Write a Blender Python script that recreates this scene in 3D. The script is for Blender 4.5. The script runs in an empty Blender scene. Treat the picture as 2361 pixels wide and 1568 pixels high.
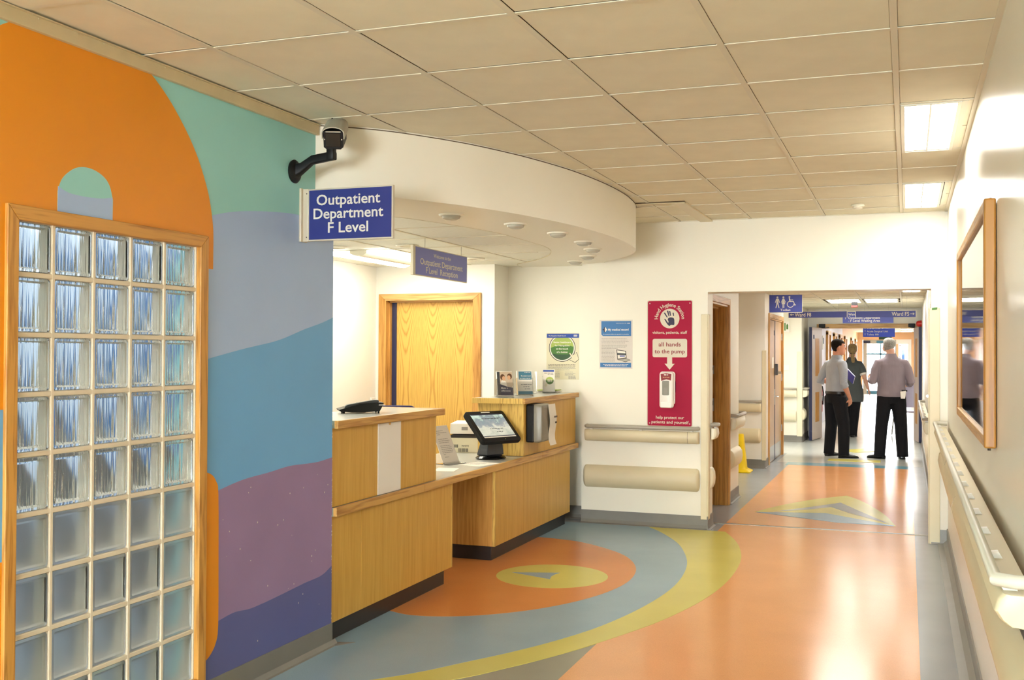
import bpy, bmesh, math, random
from mathutils import Vector, Matrix, Euler

random.seed(7)
SC = bpy.context.scene
COL = SC.collection
PI = math.pi

# ------------------------------------------------------------------ camera, world, exposure
cam_d = bpy.data.cameras.new('camera')
cam = bpy.data.objects.new('camera', cam_d)
COL.objects.link(cam)
cam_d.sensor_width = 36.0
cam_d.lens = 2450.08 * 36.0 / 2361.0
cam_d.clip_start = 0.05
cam_d.clip_end = 200
_r = Vector((0.937242158, 0.348655160, 0.00408853107))
_u = Vector((0.00011606, -0.0120377144, 0.999927537))
_f = Vector((-0.348679112, 0.937173769, 0.0113227183))
EYE = 1.51042707
cam.matrix_world = Matrix(((_r.x, _u.x, -_f.x, 0), (_r.y, _u.y, -_f.y, 0), (_r.z, _u.z, -_f.z, EYE), (0, 0, 0, 1)))
SC.camera = cam

world = bpy.data.worlds.new('world')
SC.world = world
world.use_nodes = True
world.node_tree.nodes['Background'].inputs[0].default_value = (0.80, 0.88, 1.0, 1)
world.node_tree.nodes['Background'].inputs[1].default_value = 1.0

SC.view_settings.view_transform = 'Standard'
SC.view_settings.look = 'None'
SC.view_settings.gamma = 1.0
SC.view_settings.use_curve_mapping = False
SC.view_settings.exposure = 1.36

L_MAIN = 8.5      # corridor ceiling fittings in view
L_BACK = 15.0      # fill lamps added out of view behind the camera
L_RECEPT = 8.5    # reception fitting
L_PASS = 9.5      # fittings of the passage and the far corridor
L_FAR = 20.0
L_PASS2 = 7.5
L_DAY = 12.0       # daylight at the far end
L_REAR = 22.0       # glow panel added out of view behind the camera
L_ROOM = 2.7      # room behind the glass blocks
CZ = 2.643         # corridor ceiling
SZ = 2.30          # soffit, reception and passage ceilings

# ------------------------------------------------------------------ materials
def lin(c):
    c = c / 255.0
    return c / 12.92 if c <= 0.04045 else ((c + 0.055) / 1.055) ** 2.4

def rgb(r, g, b):
    return (lin(r), lin(g), lin(b), 1.0)

class NT:
    def __init__(s, name):
        s.m = bpy.data.materials.new(name)
        s.m.use_nodes = True
        s.t = s.m.node_tree
        s.b = s.t.nodes['Principled BSDF']
    def n(s, kind, **kw):
        nd = s.t.nodes.new(kind)
        for k, v in kw.items():
            setattr(nd, k, v)
        return nd
    def l(s, a, b):
        s.t.links.new(a, b)
    def coords(s, scale=(1, 1, 1), kind='Object'):
        tc = s.n('ShaderNodeTexCoord')
        mp = s.n('ShaderNodeMapping')
        mp.inputs['Scale'].default_value = scale
        s.l(tc.outputs[kind], mp.inputs[0])
        return mp.outputs[0]
    def noise(s, vec, scale, detail=2.0, rough=0.5):
        nz = s.n('ShaderNodeTexNoise')
        nz.inputs['Scale'].default_value = scale
        nz.inputs['Detail'].default_value = detail
        nz.inputs['Roughness'].default_value = rough
        s.l(vec, nz.inputs['Vector'])
        return nz.outputs['Fac']
    def ramp(s, fac, stops):
        r = s.n('ShaderNodeValToRGB')
        e = r.color_ramp.elements
        e[0].position, e[0].color = stops[0]
        e[1].position, e[1].color = stops[-1]
        for p, c in stops[1:-1]:
            x = e.new(p)
            x.color = c
        s.l(fac, r.inputs[0])
        return r.outputs[0]
    def math(s, op, a, b=None, c=None):
        m = s.n('ShaderNodeMath', operation=op)
        for i, v in enumerate((a, b, c)):
            if v is None:
                continue
            if isinstance(v, (int, float)):
                m.inputs[i].default_value = v
            else:
                s.l(v, m.inputs[i])
        return m.outputs[0]
    def bump(s, h, strength, dist=0.002):
        b = s.n('ShaderNodeBump')
        b.inputs['Strength'].default_value = strength
        b.inputs['Distance'].default_value = dist
        s.l(h, b.inputs['Height'])
        s.l(b.outputs[0], s.b.inputs['Normal'])

def mix(c, k):
    return tuple(max(0.0, min(1.0, x * k)) for x in c[:3]) + (1.0,)

def paint(name, c, rough=0.5, var=0.04, scale=3.0, bump=0.0, spec=0.5, bscale=60):
    t = NT(name)
    v = t.coords()
    f = t.noise(v, scale, 3)
    t.l(t.ramp(f, [(0.3, mix(c, 1 - var)), (0.7, mix(c, 1 + var))]), t.b.inputs['Base Color'])
    t.b.inputs['Roughness'].default_value = rough
    t.b.inputs['Specular IOR Level'].default_value = spec
    if bump:
        t.bump(t.noise(v, bscale, 2), bump, 0.002)
    return t.m

def flat(name, c, rough=0.5, metal=0.0, spec=0.5):
    t = NT(name)
    t.b.inputs['Base Color'].default_value = c
    t.b.inputs['Roughness'].default_value = rough
    t.b.inputs['Metallic'].default_value = metal
    t.b.inputs['Specular IOR Level'].default_value = spec
    return t.m

def emit(name, c, k):
    t = NT(name)
    t.b.inputs['Base Color'].default_value = (0.9, 0.9, 0.88, 1)
    t.b.inputs['Emission Color'].default_value = c
    t.b.inputs['Emission Strength'].default_value = k
    return t.m

def vinyl(name, c, rough=0.22, speck=0.10, coat=0.0):
    t = NT(name)
    v = t.coords()
    f = t.noise(v, 330, 1, 0.6)
    f2 = t.noise(v, 2.2, 3)
    c1 = t.ramp(f, [(0.30, mix(c, 1 - speck * 1.8)), (0.46, c), (0.60, c), (0.74, mix(c, 1 + speck * 2.2))])
    c2 = t.ramp(f2, [(0.3, (0.93, 0.93, 0.93, 1)), (0.7, (1, 1, 1, 1))])
    mx = t.n('ShaderNodeMix', data_type='RGBA', blend_type='MULTIPLY')
    mx.inputs[0].default_value = 1.0
    t.l(c1, mx.inputs[6]); t.l(c2, mx.inputs[7])
    t.l(mx.outputs[2], t.b.inputs['Base Color'])
    rough = min(rough, 0.262)
    r = t.ramp(t.noise(v, 5.0, 4, 0.6), [(0.3, (rough * 0.86,) * 3 + (1,)), (0.75, (rough,) * 3 + (1,))])
    t.l(r, t.b.inputs['Roughness'])
    t.b.inputs['Specular IOR Level'].default_value = 0.26
    t.bump(t.noise(v, 9, 2), 0.02, 0.004)
    return t.m

def wood(name, light, dark, axis='z', rough=0.42, grain=1.0, fine=1.0):
    """ash / oak veneer, grain running along AXIS"""
    t = NT(name)
    st = {'x': (0.06, 1, 1), 'y': (1, 0.06, 1), 'z': (1, 1, 0.06)}[axis]
    v = t.coords(st)
    f1 = t.noise(v, 9.0 * fine, 3, 0.6)
    f2 = t.noise(v, 70.0 * fine, 3, 0.6)
    rings = t.math('FRACT', t.math('MULTIPLY', f1, 7.0))
    tri = t.math('ABSOLUTE', t.math('SUBTRACT', rings, 0.5))
    a = t.math('ADD', t.math('MULTIPLY', tri, 0.75 * grain), t.math('MULTIPLY', f2, 0.6))
    t.l(t.ramp(a, [(0.18, dark), (0.5, light), (0.85, mix(light, 1.07))]), t.b.inputs['Base Color'])
    t.b.inputs['Roughness'].default_value = rough
    t.b.inputs['Specular IOR Level'].default_value = 0.35
    t.bump(f2, 0.08, 0.001)
    return t.m

def cathedral(name, light, dark, pitch=0.25):
    """crown-cut veneer: arches repeated across the door"""
    t = NT(name)
    v = t.coords()
    sx = t.n('ShaderNodeSeparateXYZ')
    t.l(v, sx.inputs[0])
    nz = t.noise(t.coords((3, 0.5, 3)), 2.0, 3)
    u = t.math('SUBTRACT', t.math('FRACT', t.math('ADD', t.math('DIVIDE', sx.outputs[0], pitch), 0.5)), 0.5)
    u2 = t.math('ABSOLUTE', u)
    arch = t.math('MULTIPLY', t.math('POWER', u2, 2.0), -10.0)
    zc = t.math('SUBTRACT', sx.outputs[1], 1.2)
    zz = t.math('ADD', t.math('MULTIPLY', t.math('MULTIPLY', zc, zc), 2.4), t.math('MULTIPLY', nz, 0.5))
    fld = t.math('ADD', zz, arch)
    r = t.math('ABSOLUTE', t.math('SUBTRACT', t.math('FRACT', t.math('MULTIPLY', fld, 3.4)), 0.5))
    fine = t.noise(t.coords((1, 0.05, 1)), 120, 3)
    a = t.math('ADD', t.math('MULTIPLY', r, 0.9), t.math('MULTIPLY', fine, 0.45))
    t.l(t.ramp(a, [(0.22, dark), (0.42, light), (0.8, mix(light, 1.06))]), t.b.inputs['Base Color'])
    t.b.inputs['Roughness'].default_value = 0.4
    return t.m

def glassy(name, tint, rough, flutes=0.0, trans=1.0, ior=1.45):
    t = NT(name)
    t.b.inputs['Base Color'].default_value = tint
    t.b.inputs['Roughness'].default_value = rough
    t.b.inputs['IOR'].default_value = ior
    t.b.inputs['Transmission Weight'].default_value = trans
    if flutes:
        w = t.noise(t.coords((1, 0.015, 0.015)), 75, 1)
        t.bump(w, flutes, 0.02)
    return t.m

M = {}
M['wall'] = paint('wall_paint_cream', rgb(236, 231, 215), 0.42, 0.012, 1.5, 0.03)
M['wall_white'] = paint('wall_paint_white', rgb(238, 235, 226), 0.42, 0.012, 1.5)
M['wall_right'] = paint('wall_paint_right', rgb(234, 229, 216), 0.25, 0.012, 1.5, 0.02)
M['wall_lilac'] = paint('wall_paint_far', rgb(224, 222, 228), 0.45, 0.02)
M['wall_peach'] = paint('wall_paint_peach', rgb(236, 190, 140), 0.5, 0.02)
M['tile'] = paint('ceiling_tile_face', rgb(232, 226, 203), 0.85, 0.03, 6.0, 0.15, 0.2, 220)
M['tile_white'] = paint('ceiling_tile_pitted', rgb(240, 239, 226), 0.85, 0.03, 40.0, 0.5, 0.2, 120)
M['rail'] = flat('ceiling_rail_enamel', rgb(224, 218, 196), 0.5)
M['gap'] = flat('ceiling_void', rgb(92, 74, 52), 0.9)
M['edge_trim'] = paint('edge_trim_paint', rgb(204, 190, 152), 0.5, 0.05, 8)
M['mint'] = paint('mural_mint', rgb(154, 216, 214), 0.5, 0.03, 2.0, 0.05)
M['orange'] = paint('mural_orange', rgb(230, 146, 18), 0.45, 0.03, 2.0, 0.05)
M['lavender'] = paint('mural_lavender', rgb(168, 194, 234), 0.5, 0.03, 2.0, 0.05)
M['blue'] = paint('mural_blue', rgb(110, 174, 226), 0.5, 0.03, 2.0, 0.05)
M['purple'] = paint('mural_purple', rgb(150, 126, 168), 0.5, 0.05, 2.5, 0.05)
M['navy'] = paint('mural_navy', rgb(92, 98, 156), 0.5, 0.05, 2.5, 0.05)
M['scuff'] = flat('chipped_paint', rgb(214, 206, 196), 0.7)
M['skirting'] = paint('skirting_vinyl', rgb(124, 121, 114), 0.45, 0.06, 5)
M['skirting_light'] = paint('skirting_vinyl_pale', rgb(150, 150, 146), 0.4, 0.06, 5)
M['f_grey'] = vinyl('floor_grey', rgb(160, 166, 172), 0.24, 0.03)
M['f_beige'] = vinyl('floor_beige_grey', rgb(152, 148, 132), 0.26, 0.03)
M['f_orange'] = vinyl('floor_orange', rgb(236, 170, 114), 0.21, 0.06)
M['f_orange2'] = vinyl('floor_deep_orange', rgb(222, 142, 78), 0.26, 0.06)
M['f_blue'] = vinyl('floor_blue', rgb(150, 176, 190), 0.26, 0.06)
M['f_yellow'] = vinyl('floor_yellow', rgb(214, 202, 108), 0.26, 0.02)
M['f_stripe'] = vinyl('floor_stripe_blue', rgb(120, 170, 190), 0.2, 0.05)
M['f_pale'] = vinyl('floor_pale_grey', rgb(196, 200, 196), 0.2, 0.05)
M['metal_dark'] = flat('floor_joint_metal', rgb(120, 112, 98), 0.35, 0.6)
M['counter_v'] = wood('counter_veneer', rgb(218, 175, 86), rgb(200, 152, 64), 'z', 0.42, 0.22, 0.6)
M['counter_dark'] = wood('counter_veneer_dark', rgb(196, 146, 74), rgb(168, 116, 52), 'z', 0.42, 0.5, 1.0)
M['counter_edge'] = wood('counter_lipping', rgb(206, 160, 88), rgb(160, 108, 50), 'y', 0.4, 1.0, 1.0)
M['counter_end'] = wood('counter_end_grain', rgb(214, 176, 92), rgb(158, 116, 48), 'z', 0.4, 1.2, 2.2)
M['laminate'] = paint('worktop_laminate', rgb(196, 196, 190), 0.22, 0.02, 8)
M['plinth'] = flat('plinth_black', rgb(34, 28, 26), 0.35)
M['frame_v'] = wood('frame_oak_vertical', rgb(206, 152, 74), rgb(158, 104, 44), 'y', 0.4, 1.0, 1.4)
M['frame_h'] = wood('frame_oak_horizontal', rgb(206, 152, 74), rgb(158, 104, 44), 'x', 0.4, 1.0, 1.4)
M['board_v'] = wood('board_oak', rgb(180, 126, 54), rgb(142, 92, 36), 'y', 0.35, 0.8, 1.2)
M['board_h'] = wood('board_oak_h', rgb(206, 160, 92), rgb(168, 116, 58), 'x', 0.35, 0.8, 1.2)
M['jamb'] = wood('door_frame_oak', rgb(206, 154, 82), rgb(160, 108, 50), 'y', 0.4, 0.8, 1.0)
M['jamb_h'] = wood('door_frame_oak_h', rgb(214, 172, 110), rgb(170, 120, 66), 'x', 0.4, 0.8, 1.0)
M['door_veneer'] = cathedral('door_crown_veneer', rgb(218, 174, 86), rgb(188, 136, 56), 0.28)
M['door_plain'] = wood('door_veneer_plain', rgb(206, 172, 128), rgb(182, 142, 96), 'y', 0.3, 0.5, 0.8)
M['door_pale'] = paint('fire_door_face', rgb(206, 190, 178), 0.4, 0.03, 4)
M['door_blue'] = flat('door_edge_blue', rgb(38, 42, 78), 0.4)
M['vision'] = wood('vision_bead_oak', rgb(206, 146, 52), rgb(168, 110, 36), 'z', 0.4, 0.8)
M['steel'] = flat('brushed_steel', rgb(186, 186, 182), 0.3, 0.9)
M['chrome'] = flat('chrome', rgb(214, 214, 214), 0.12, 1.0)
M['black'] = flat('black_plastic', rgb(20, 20, 21), 0.45, 0.0, 0.25)
M['black_gloss'] = flat('black_gloss', rgb(14, 14, 15), 0.15)
M['charcoal'] = flat('charcoal_plastic', rgb(58, 60, 64), 0.4)
M['grey_plastic'] = paint('grey_plastic', rgb(132, 126, 112), 0.35, 0.04, 20)
M['grey_light'] = flat('pale_grey_plastic', rgb(176, 172, 156), 0.4)
M['beige'] = paint('beige_vinyl', rgb(222, 210, 176), 0.4, 0.03, 3)
M['beige_warm'] = paint('beige_vinyl_warm', rgb(212, 199, 166), 0.42, 0.03, 3)
M['cream_pl'] = flat('cream_plastic', rgb(228, 220, 192), 0.35)
M['rail_grey'] = flat('handrail_grey', rgb(168, 162, 148), 0.35)
M['rail_cream'] = flat('handrail_cream_grey', rgb(214, 210, 194), 0.42, 0.0, 0.3)
M['white_pl'] = flat('white_plastic', rgb(238, 234, 226), 0.35)
M['paper'] = paint('paper_white', rgb(236, 230, 218), 0.7, 0.02, 10)
M['paper_grey'] = paint('paper_grey', rgb(216, 208, 198), 0.7, 0.02, 10)
M['paper_cream'] = paint('paper_cream', rgb(222, 214, 184), 0.6, 0.02, 10)
M['print_grey'] = flat('print_grey', rgb(150, 146, 140), 0.8)
M['print_dark'] = flat('print_dark', rgb(60, 54, 50), 0.8)
M['print_blue'] = flat('print_blue', rgb(62, 118, 176), 0.6)
M['print_royal'] = flat('print_royal', rgb(36, 72, 158), 0.6)
M['print_teal'] = flat('print_teal', rgb(72, 128, 152), 0.6)
M['print_green'] = flat('print_green', rgb(74, 122, 52), 0.6)
M['print_lime'] = flat('print_lime', rgb(166, 184, 92), 0.6)
M['print_dgreen'] = flat('print_dark_green', rgb(52, 84, 54), 0.6)
M['print_navy'] = flat('print_navy', rgb(44, 46, 74), 0.6)
M['print_skin'] = flat('print_skin', rgb(214, 166, 128), 0.7)
M['print_tan'] = flat('print_tan', rgb(204, 184, 158), 0.7)
M['print_hair'] = flat('print_hair', rgb(96, 62, 34), 0.7)
M['sign_blue'] = flat('sign_blue', rgb(32, 44, 122), 0.4)
M['sign_blue2'] = flat('sign_blue_pale', rgb(122, 130, 204), 0.45)
M['sign_blue3'] = flat('sign_blue_mid', rgb(50, 62, 148), 0.45)
M['sign_far'] = flat('sign_blue_far', rgb(44, 74, 190), 0.5)
M['letter'] = flat('sign_lettering_white', rgb(214, 210, 200), 0.5)
M['alu'] = flat('sign_aluminium', rgb(204, 196, 176), 0.4, 0.2)
M['magenta'] = flat('sign_magenta', rgb(166, 4, 54), 0.5, 0.0, 0.2)
M['sign_cream'] = flat('sign_cream', rgb(214, 203, 182), 0.5)
M['maroon'] = flat('print_maroon', rgb(136, 28, 34), 0.5)
M['hand_ink'] = flat('hand_print_ink', rgb(44, 32, 66), 0.5)
M['gel_window'] = flat('gel_window', rgb(134, 130, 116), 0.25)
M['red'] = flat('red_enamel', rgb(200, 28, 22), 0.35)
M['green'] = flat('green_plastic', rgb(96, 206, 30), 0.5)
M['yellow_cone'] = paint('yellow_plastic', rgb(238, 204, 16), 0.4, 0.05, 6)
M['lamp'] = emit('lamp_diffuser', (1.0, 0.98, 0.94, 1), L_MAIN)
M['lamp_fill'] = emit('lamp_diffuser_fill', (1.0, 0.98, 0.94, 1), L_BACK)
M['lamp_recept'] = emit('lamp_diffuser_reception', (1.0, 0.97, 0.84, 1), L_RECEPT)
M['lamp_pass'] = emit('lamp_diffuser_passage', (1.0, 0.97, 0.90, 1), L_PASS)
M['lamp_pass2'] = emit('lamp_diffuser_passage_dim', (1.0, 0.97, 0.90, 1), L_PASS2)
M['lamp_far'] = emit('lamp_diffuser_far', (1.0, 0.95, 0.90, 1), L_FAR)
M['lamp_room'] = emit('lamp_diffuser_room', (0.93, 0.97, 1.0, 1), L_ROOM)
M['rear_fill'] = emit('rear_fill_glow', (0.88, 0.95, 1.0, 1), L_REAR)
M['daylight'] = emit('daylight_outside', (0.86, 0.94, 1.0, 1), L_DAY)
M['fit_white'] = flat('lamp_body_enamel', rgb(236, 232, 214), 0.4)
M['downlight'] = flat('downlight_glass', rgb(182, 178, 163), 0.25)
M['mortar'] = paint('block_joint', rgb(224, 212, 188), 0.6, 0.03, 10)
M['block_clear'] = glassy('glass_block_clear', (0.88, 0.92, 0.91, 1), 0.14, 0.30)
M['block_frost'] = glassy('glass_block_frosted', (0.74, 0.77, 0.76, 1), 0.42, 0.0)
M['acrylic'] = glassy('clear_acrylic', (0.96, 0.97, 0.97, 1), 0.02)
def pane_mat(name, rough=0.03, refl=0.5):
    t = NT(name)
    tr = t.n('ShaderNodeBsdfTransparent')
    gl = t.n('ShaderNodeBsdfGlossy')
    gl.inputs['Roughness'].default_value = rough
    fr = t.n('ShaderNodeFresnel')
    fr.inputs['IOR'].default_value = 1.55
    mx = t.n('ShaderNodeMixShader')
    t.l(fr.outputs[0], mx.inputs[0]); t.l(tr.outputs[0], mx.inputs[1]); t.l(gl.outputs[0], mx.inputs[2])
    out = [n for n in t.t.nodes if n.type == 'OUTPUT_MATERIAL'][0]
    t.l(mx.outputs[0], out.inputs[0])
    return t.m
M['pane'] = pane_mat('window_pane')
M['board_back'] = paint('board_backing', rgb(206, 202, 192), 0.7, 0.02)
M['chair_blue'] = flat('chair_fabric_blue', rgb(34, 38, 92), 0.8)
M['room_wall'] = paint('room_wall', rgb(214, 220, 226), 0.6, 0.02)
M['room_dado'] = paint('room_dado', rgb(112, 106, 98), 0.6, 0.04)
M['room_blue'] = paint('room_curtain', rgb(122, 160, 204), 0.7, 0.04)
M['lav_grey'] = flat('pale_lilac_enamel', rgb(206, 200, 226), 0.3)

# ------------------------------------------------------------------ mesh helpers
class MB:
    def __init__(s):
        s.bm = bmesh.new()
    def _faces(s, vs, fs):
        bv = [s.bm.verts.new(v) for v in vs]
        out = []
        for f in fs:
            try:
                out.append(s.bm.faces.new([bv[i] for i in f]))
            except ValueError:
                pass
        return bv, out
    def box(s, x0, x1, y0, y1, z0, z1, bev=0.0, seg=2):
        vs = [(x, y, z) for x in (x0, x1) for y in (y0, y1) for z in (z0, z1)]
        fs = [(0, 1, 3, 2), (4, 6, 7, 5), (0, 4, 5, 1), (2, 3, 7, 6), (0, 2, 6, 4), (1, 5, 7, 3)]
        bv, bf = s._faces(vs, fs)
        if bev:
            es = list({e for f in bf for e in f.edges})
            bmesh.ops.bevel(s.bm, geom=es, offset=bev, segments=seg, profile=0.5, affect='EDGES')
        return s
    def hexa(s, bot, top, bev=0.0):
        vs = list(bot) + list(top)
        n = len(bot)
        fs = [tuple(reversed(range(n))), tuple(range(n, 2 * n))]
        for i in range(n):
            j = (i + 1) % n
            fs.append((i, j, n + j, n + i))
        bv, bf = s._faces(vs, fs)
        if bev:
            es = list({e for f in bf for e in f.edges})
            bmesh.ops.bevel(s.bm, geom=es, offset=bev, segments=2, profile=0.5, affect='EDGES')
        return s
    def prism(s, poly, a, b, axis='z', bev=0.0):
        """extrude a 2D polygon between a and b along axis"""
        def P(p, w):
            if axis == 'z':
                return (p[0], p[1], w)
            if axis == 'x':
                return (w, p[0], p[1])
            return (p[0], w, p[1])
        return s.hexa([P(p, a) for p in poly], [P(p, b) for p in poly], bev)
    def loft(s, rings, cap=True, close=True):
        n = len(rings[0])
        vs = [tuple(p) for r in rings for p in r]
        fs = []
        for k in range(len(rings) - 1):
            for i in range(n if close else n - 1):
                j = (i + 1) % n
                fs.append((k * n + i, k * n + j, (k + 1) * n + j, (k + 1) * n + i))
        if cap:
            fs.append(tuple(reversed(range(n))))
            fs.append(tuple((len(rings) - 1) * n + i for i in range(n)))
        s._faces(vs, fs)
        return s
    def tube(s, pts, rad, seg=12, cap=True, round_ends=False):
        pts = [Vector(p) for p in pts]
        rads = list(rad) if hasattr(rad, '__len__') else [rad] * len(pts)
        if round_ends:
            d0 = (pts[0] - pts[1]).normalized(); d1 = (pts[-1] - pts[-2]).normalized()
            r0, r1 = rads[0], rads[-1]
            pre, pr, post, po = [], [], [], []
            for a in (80, 55, 28):
                t = math.radians(a)
                pre.append(pts[0] + d0 * r0 * math.sin(t)); pr.append(r0 * math.cos(t))
            for a in (28, 55, 80):
                t = math.radians(a)
                post.append(pts[-1] + d1 * r1 * math.sin(t)); po.append(r1 * math.cos(t))
            pts = pre + pts + post
            rads = pr + rads + po
        rings = []
        nrm = None
        for i, p in enumerate(pts):
            if i == 0:
                t = (pts[1] - p)
            elif i == len(pts) - 1:
                t = (p - pts[-2])
            else:
                t = (pts[i + 1] - p).normalized() + (p - pts[i - 1]).normalized()
            t.normalize()
            if nrm is None:
                nrm = t.orthogonal().normalized()
            else:
                nrm = (nrm - t * nrm.dot(t))
                nrm = nrm.normalized() if nrm.length > 1e-6 else t.orthogonal().normalized()
            b = t.cross(nrm)
            rings.append([p + (nrm * math.cos(2 * PI * k / seg) + b * math.sin(2 * PI * k / seg)) * rads[i] for k in range(seg)])
        return s.loft(rings, cap)
    def cyl(s, c, r, h, axis='z', seg=24, r2=None):
        c = Vector(c)
        d = {'x': Vector((1, 0, 0)), 'y': Vector((0, 1, 0)), 'z': Vector((0, 0, 1))}[axis]
        return s.tube([c, c + d * h], [r, r if r2 is None else r2], seg)
    def lathe(s, prof, seg=28, c=(0, 0, 0)):
        rings = [[(c[0] + r * math.cos(2 * PI * k / seg), c[1] + r * math.sin(2 * PI * k / seg), c[2] + z) for k in range(seg)] for r, z in prof]
        return s.loft(rings)
    def ell(s, c, r, rot=None, seg=14, rings=9):
        c = Vector(c)
        R = rot.to_matrix() if rot else Matrix.Identity(3)
        rr = []
        for k in range(rings):
            a = -PI / 2 + PI * (k + 0.5) / rings
            rr.append([c + R @ Vector((r[0] * math.cos(a) * math.cos(2 * PI * i / seg), r[1] * math.cos(a) * math.sin(2 * PI * i / seg), r[2] * math.sin(a))) for i in range(seg)])
        return s.loft(rr)
    def xform(s, mat):
        bmesh.ops.transform(s.bm, matrix=mat, verts=s.bm.verts)
        return s
    def mesh(s, name, smooth=None):
        bmesh.ops.recalc_face_normals(s.bm, faces=s.bm.faces)
        me = bpy.data.meshes.new(name)
        s.bm.to_mesh(me)
        s.bm.free()
        if smooth is not None:
            me.polygons.foreach_set('use_smooth', [True] * len(me.polygons))
            try:
                me.set_sharp_from_angle(angle=math.radians(smooth))
            except Exception:
                pass
        return me

def link(name, me, mat, parent=None, loc=None, rot=None):
    o = bpy.data.objects.new(name, me)
    COL.objects.link(o)
    if mat is not None:
        if isinstance(mat, str):
            mat = M[mat]
        if len(me.materials) == 0:
            me.materials.append(mat)
    if parent is not None:
        o.parent = parent
    if loc is not None:
        o.location = loc
    if rot is not None:
        o.rotation_euler = rot
    return o

def part(name, mb, mat, parent=None, smooth=None, loc=None, rot=None, label=None):
    o = link(name, mb.mesh(name, smooth), mat, parent, loc, rot)
    if label:
        o['label'] = label
    return o

def tag(o, label, cat, group=None):
    o['label'] = label
    o['category'] = cat
    if group:
        o['group'] = group
    return o

def thing(name, label, cat, loc=(0, 0, 0), rot=(0, 0, 0), group=None):
    o = bpy.data.objects.new(name, None)
    o.empty_display_size = 0.1
    COL.objects.link(o)
    o.location = loc
    o.rotation_euler = rot
    return tag(o, label, cat, group)

def struct(name, mb, mat, parent=None, smooth=None):
    o = part(name, mb, mat, parent, smooth)
    if parent is None:
        o['kind'] = 'structure'
    return o

FACE_SOUTH = (PI / 2, 0, 0)            # on a wall seen looking along +Y : x right, y up, z out
FACE_EAST = (PI / 2, 0, PI / 2)        # on the mural wall, facing +X
FACE_WEST = (PI / 2, 0, -PI / 2)       # on the right wall, facing -X

def rrect(x0, x1, y0, y1, r, n=5):
    out = []
    for cx, cy, a0 in ((x1 - r, y1 - r, 0), (x0 + r, y1 - r, 90), (x0 + r, y0 + r, 180), (x1 - r, y0 + r, 270)):
        for k in range(n + 1):
            a = math.radians(a0 + 90.0 * k / n)
            out.append((cx + r * math.cos(a), cy + r * math.sin(a)))
    return out

def disc(cx, cy, r, n=28, r2=None):
    return [(cx + r * math.cos(2 * PI * k / n), cy + (r2 or r) * math.sin(2 * PI * k / n)) for k in range(n)]

def spline(pts, n=8, closed=False):
    """Catmull-Rom through pts"""
    P = [Vector((p[0], p[1], 0)) for p in pts]
    N = len(P)
    out = []
    rng = range(N if closed else N - 1)
    for i in rng:
        p1, p2 = P[i], P[(i + 1) % N]
        p0 = P[(i - 1) % N] if (closed or i > 0) else p1 * 2 - p2
        p3 = P[(i + 2) % N] if (closed or i < N - 2) else p2 * 2 - p1
        for k in range(n):
            t = k / n
            q = 0.5 * ((2 * p1) + (p2 - p0) * t + (2 * p0 - 5 * p1 + 4 * p2 - p3) * t * t + (3 * p1 - p0 - 3 * p2 + p3) * t ** 3)
            out.append((q.x, q.y))
    if not closed:
        out.append((P[-1].x, P[-1].y))
    return out

def text(parent, s, size, x, y, z, mat, align='CENTER', sx=1.0, bold=0.012, name='lettering', arc=None, depth=0.0004, shear=0.0, space=1.0):
    cu = bpy.data.curves.new('tmp_text', 'FONT')
    cu.body = s
    cu.size = size
    cu.align_x = align
    cu.offset = bold * size * 0.5
    cu.extrude = depth
    cu.shear = shear
    cu.space_character = space
    cu.resolution_u = 3
    o = bpy.data.objects.new('tmp_text', cu)
    COL.objects.link(o)
    dg = bpy.context.evaluated_depsgraph_get()
    me = bpy.data.meshes.new_from_object(o.evaluated_get(dg))
    bpy.data.objects.remove(o)
    bpy.data.curves.remove(cu)
    me.name = name
    for v in me.vertices:
        v.co.x *= sx
        if arc:
            th = v.co.x / arc
            r = arc + v.co.y
            v.co.x = r * math.sin(th)
            v.co.y = r * math.cos(th)
    return link(name, me, mat, parent, (x, y, z))

def sheet(parent, name, poly, z0, z1, mat):
    return part(name, MB().prism(poly, z0, z1), mat, parent)

def rect(x0, x1, y0, y1):
    return [(x0, y0), (x1, y0), (x1, y1), (x0, y1)]

def lines(parent, rows, z, mat, name='small_print', h=0.006, seed=1):
    """rows of unreadable small print: (x0, x1, y)"""
    rnd = random.Random(seed)
    mb = MB()
    for x0, x1, y in rows:
        x = x0
        while x < x1 - 0.002:
            w = min(rnd.uniform(1.5, 6.0) * h, x1 - x)
            mb.box(x, x + w, y - h / 2, y + h / 2, z, z + 0.0004)
            x += w + h * 0.8
    return part(name, mb, mat, parent)
# ------------------------------------------------------------------ the setting
WX = -2.77          # mural wall
RX = 0.30           # right wall
EY = 9.10           # end wall

floor = struct('floor', MB().box(-6.4, 1.2, -9.6, 46, -0.12, 0.0), 'f_grey')
ZL = [0.0]
def inlay(poly, mat):
    ZL[0] += 0.0004
    return sheet(floor, 'floor_inlay', poly, -0.0005, ZL[0], mat)
inlay(rect(-2.9, -1.5, -9.6, 9.06), 'f_beige')
inlay(rect(-1.70, 0.23, 15.15, 19.6), 'f_pale')
inlay(rect(-5.0, -1.70, 16.5, 18.6), 'f_pale')
inlay(rect(-1.75, 0.3, 19.6, 42), 'f_pale')
inlay(rect(-1.508, 0.057, -9.6, 14.80), 'f_orange')
inlay(rect(-1.55, 0.02, 14.80, 15.16), 'f_stripe')
yel = [(-3.4, 3.3), (-2.9, 3.55), (-2.42, 3.95), (-1.957, 4.508), (-1.785, 4.777), (-1.646, 5.032), (-1.506, 5.339), (-1.328, 5.813), (-1.234, 6.167), (-1.167, 6.507), (-1.124, 6.90), (-1.111, 7.315), (-1.130, 7.787), (-1.188, 8.20), (-1.29, 8.63), (-1.44, 9.05)]
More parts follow.
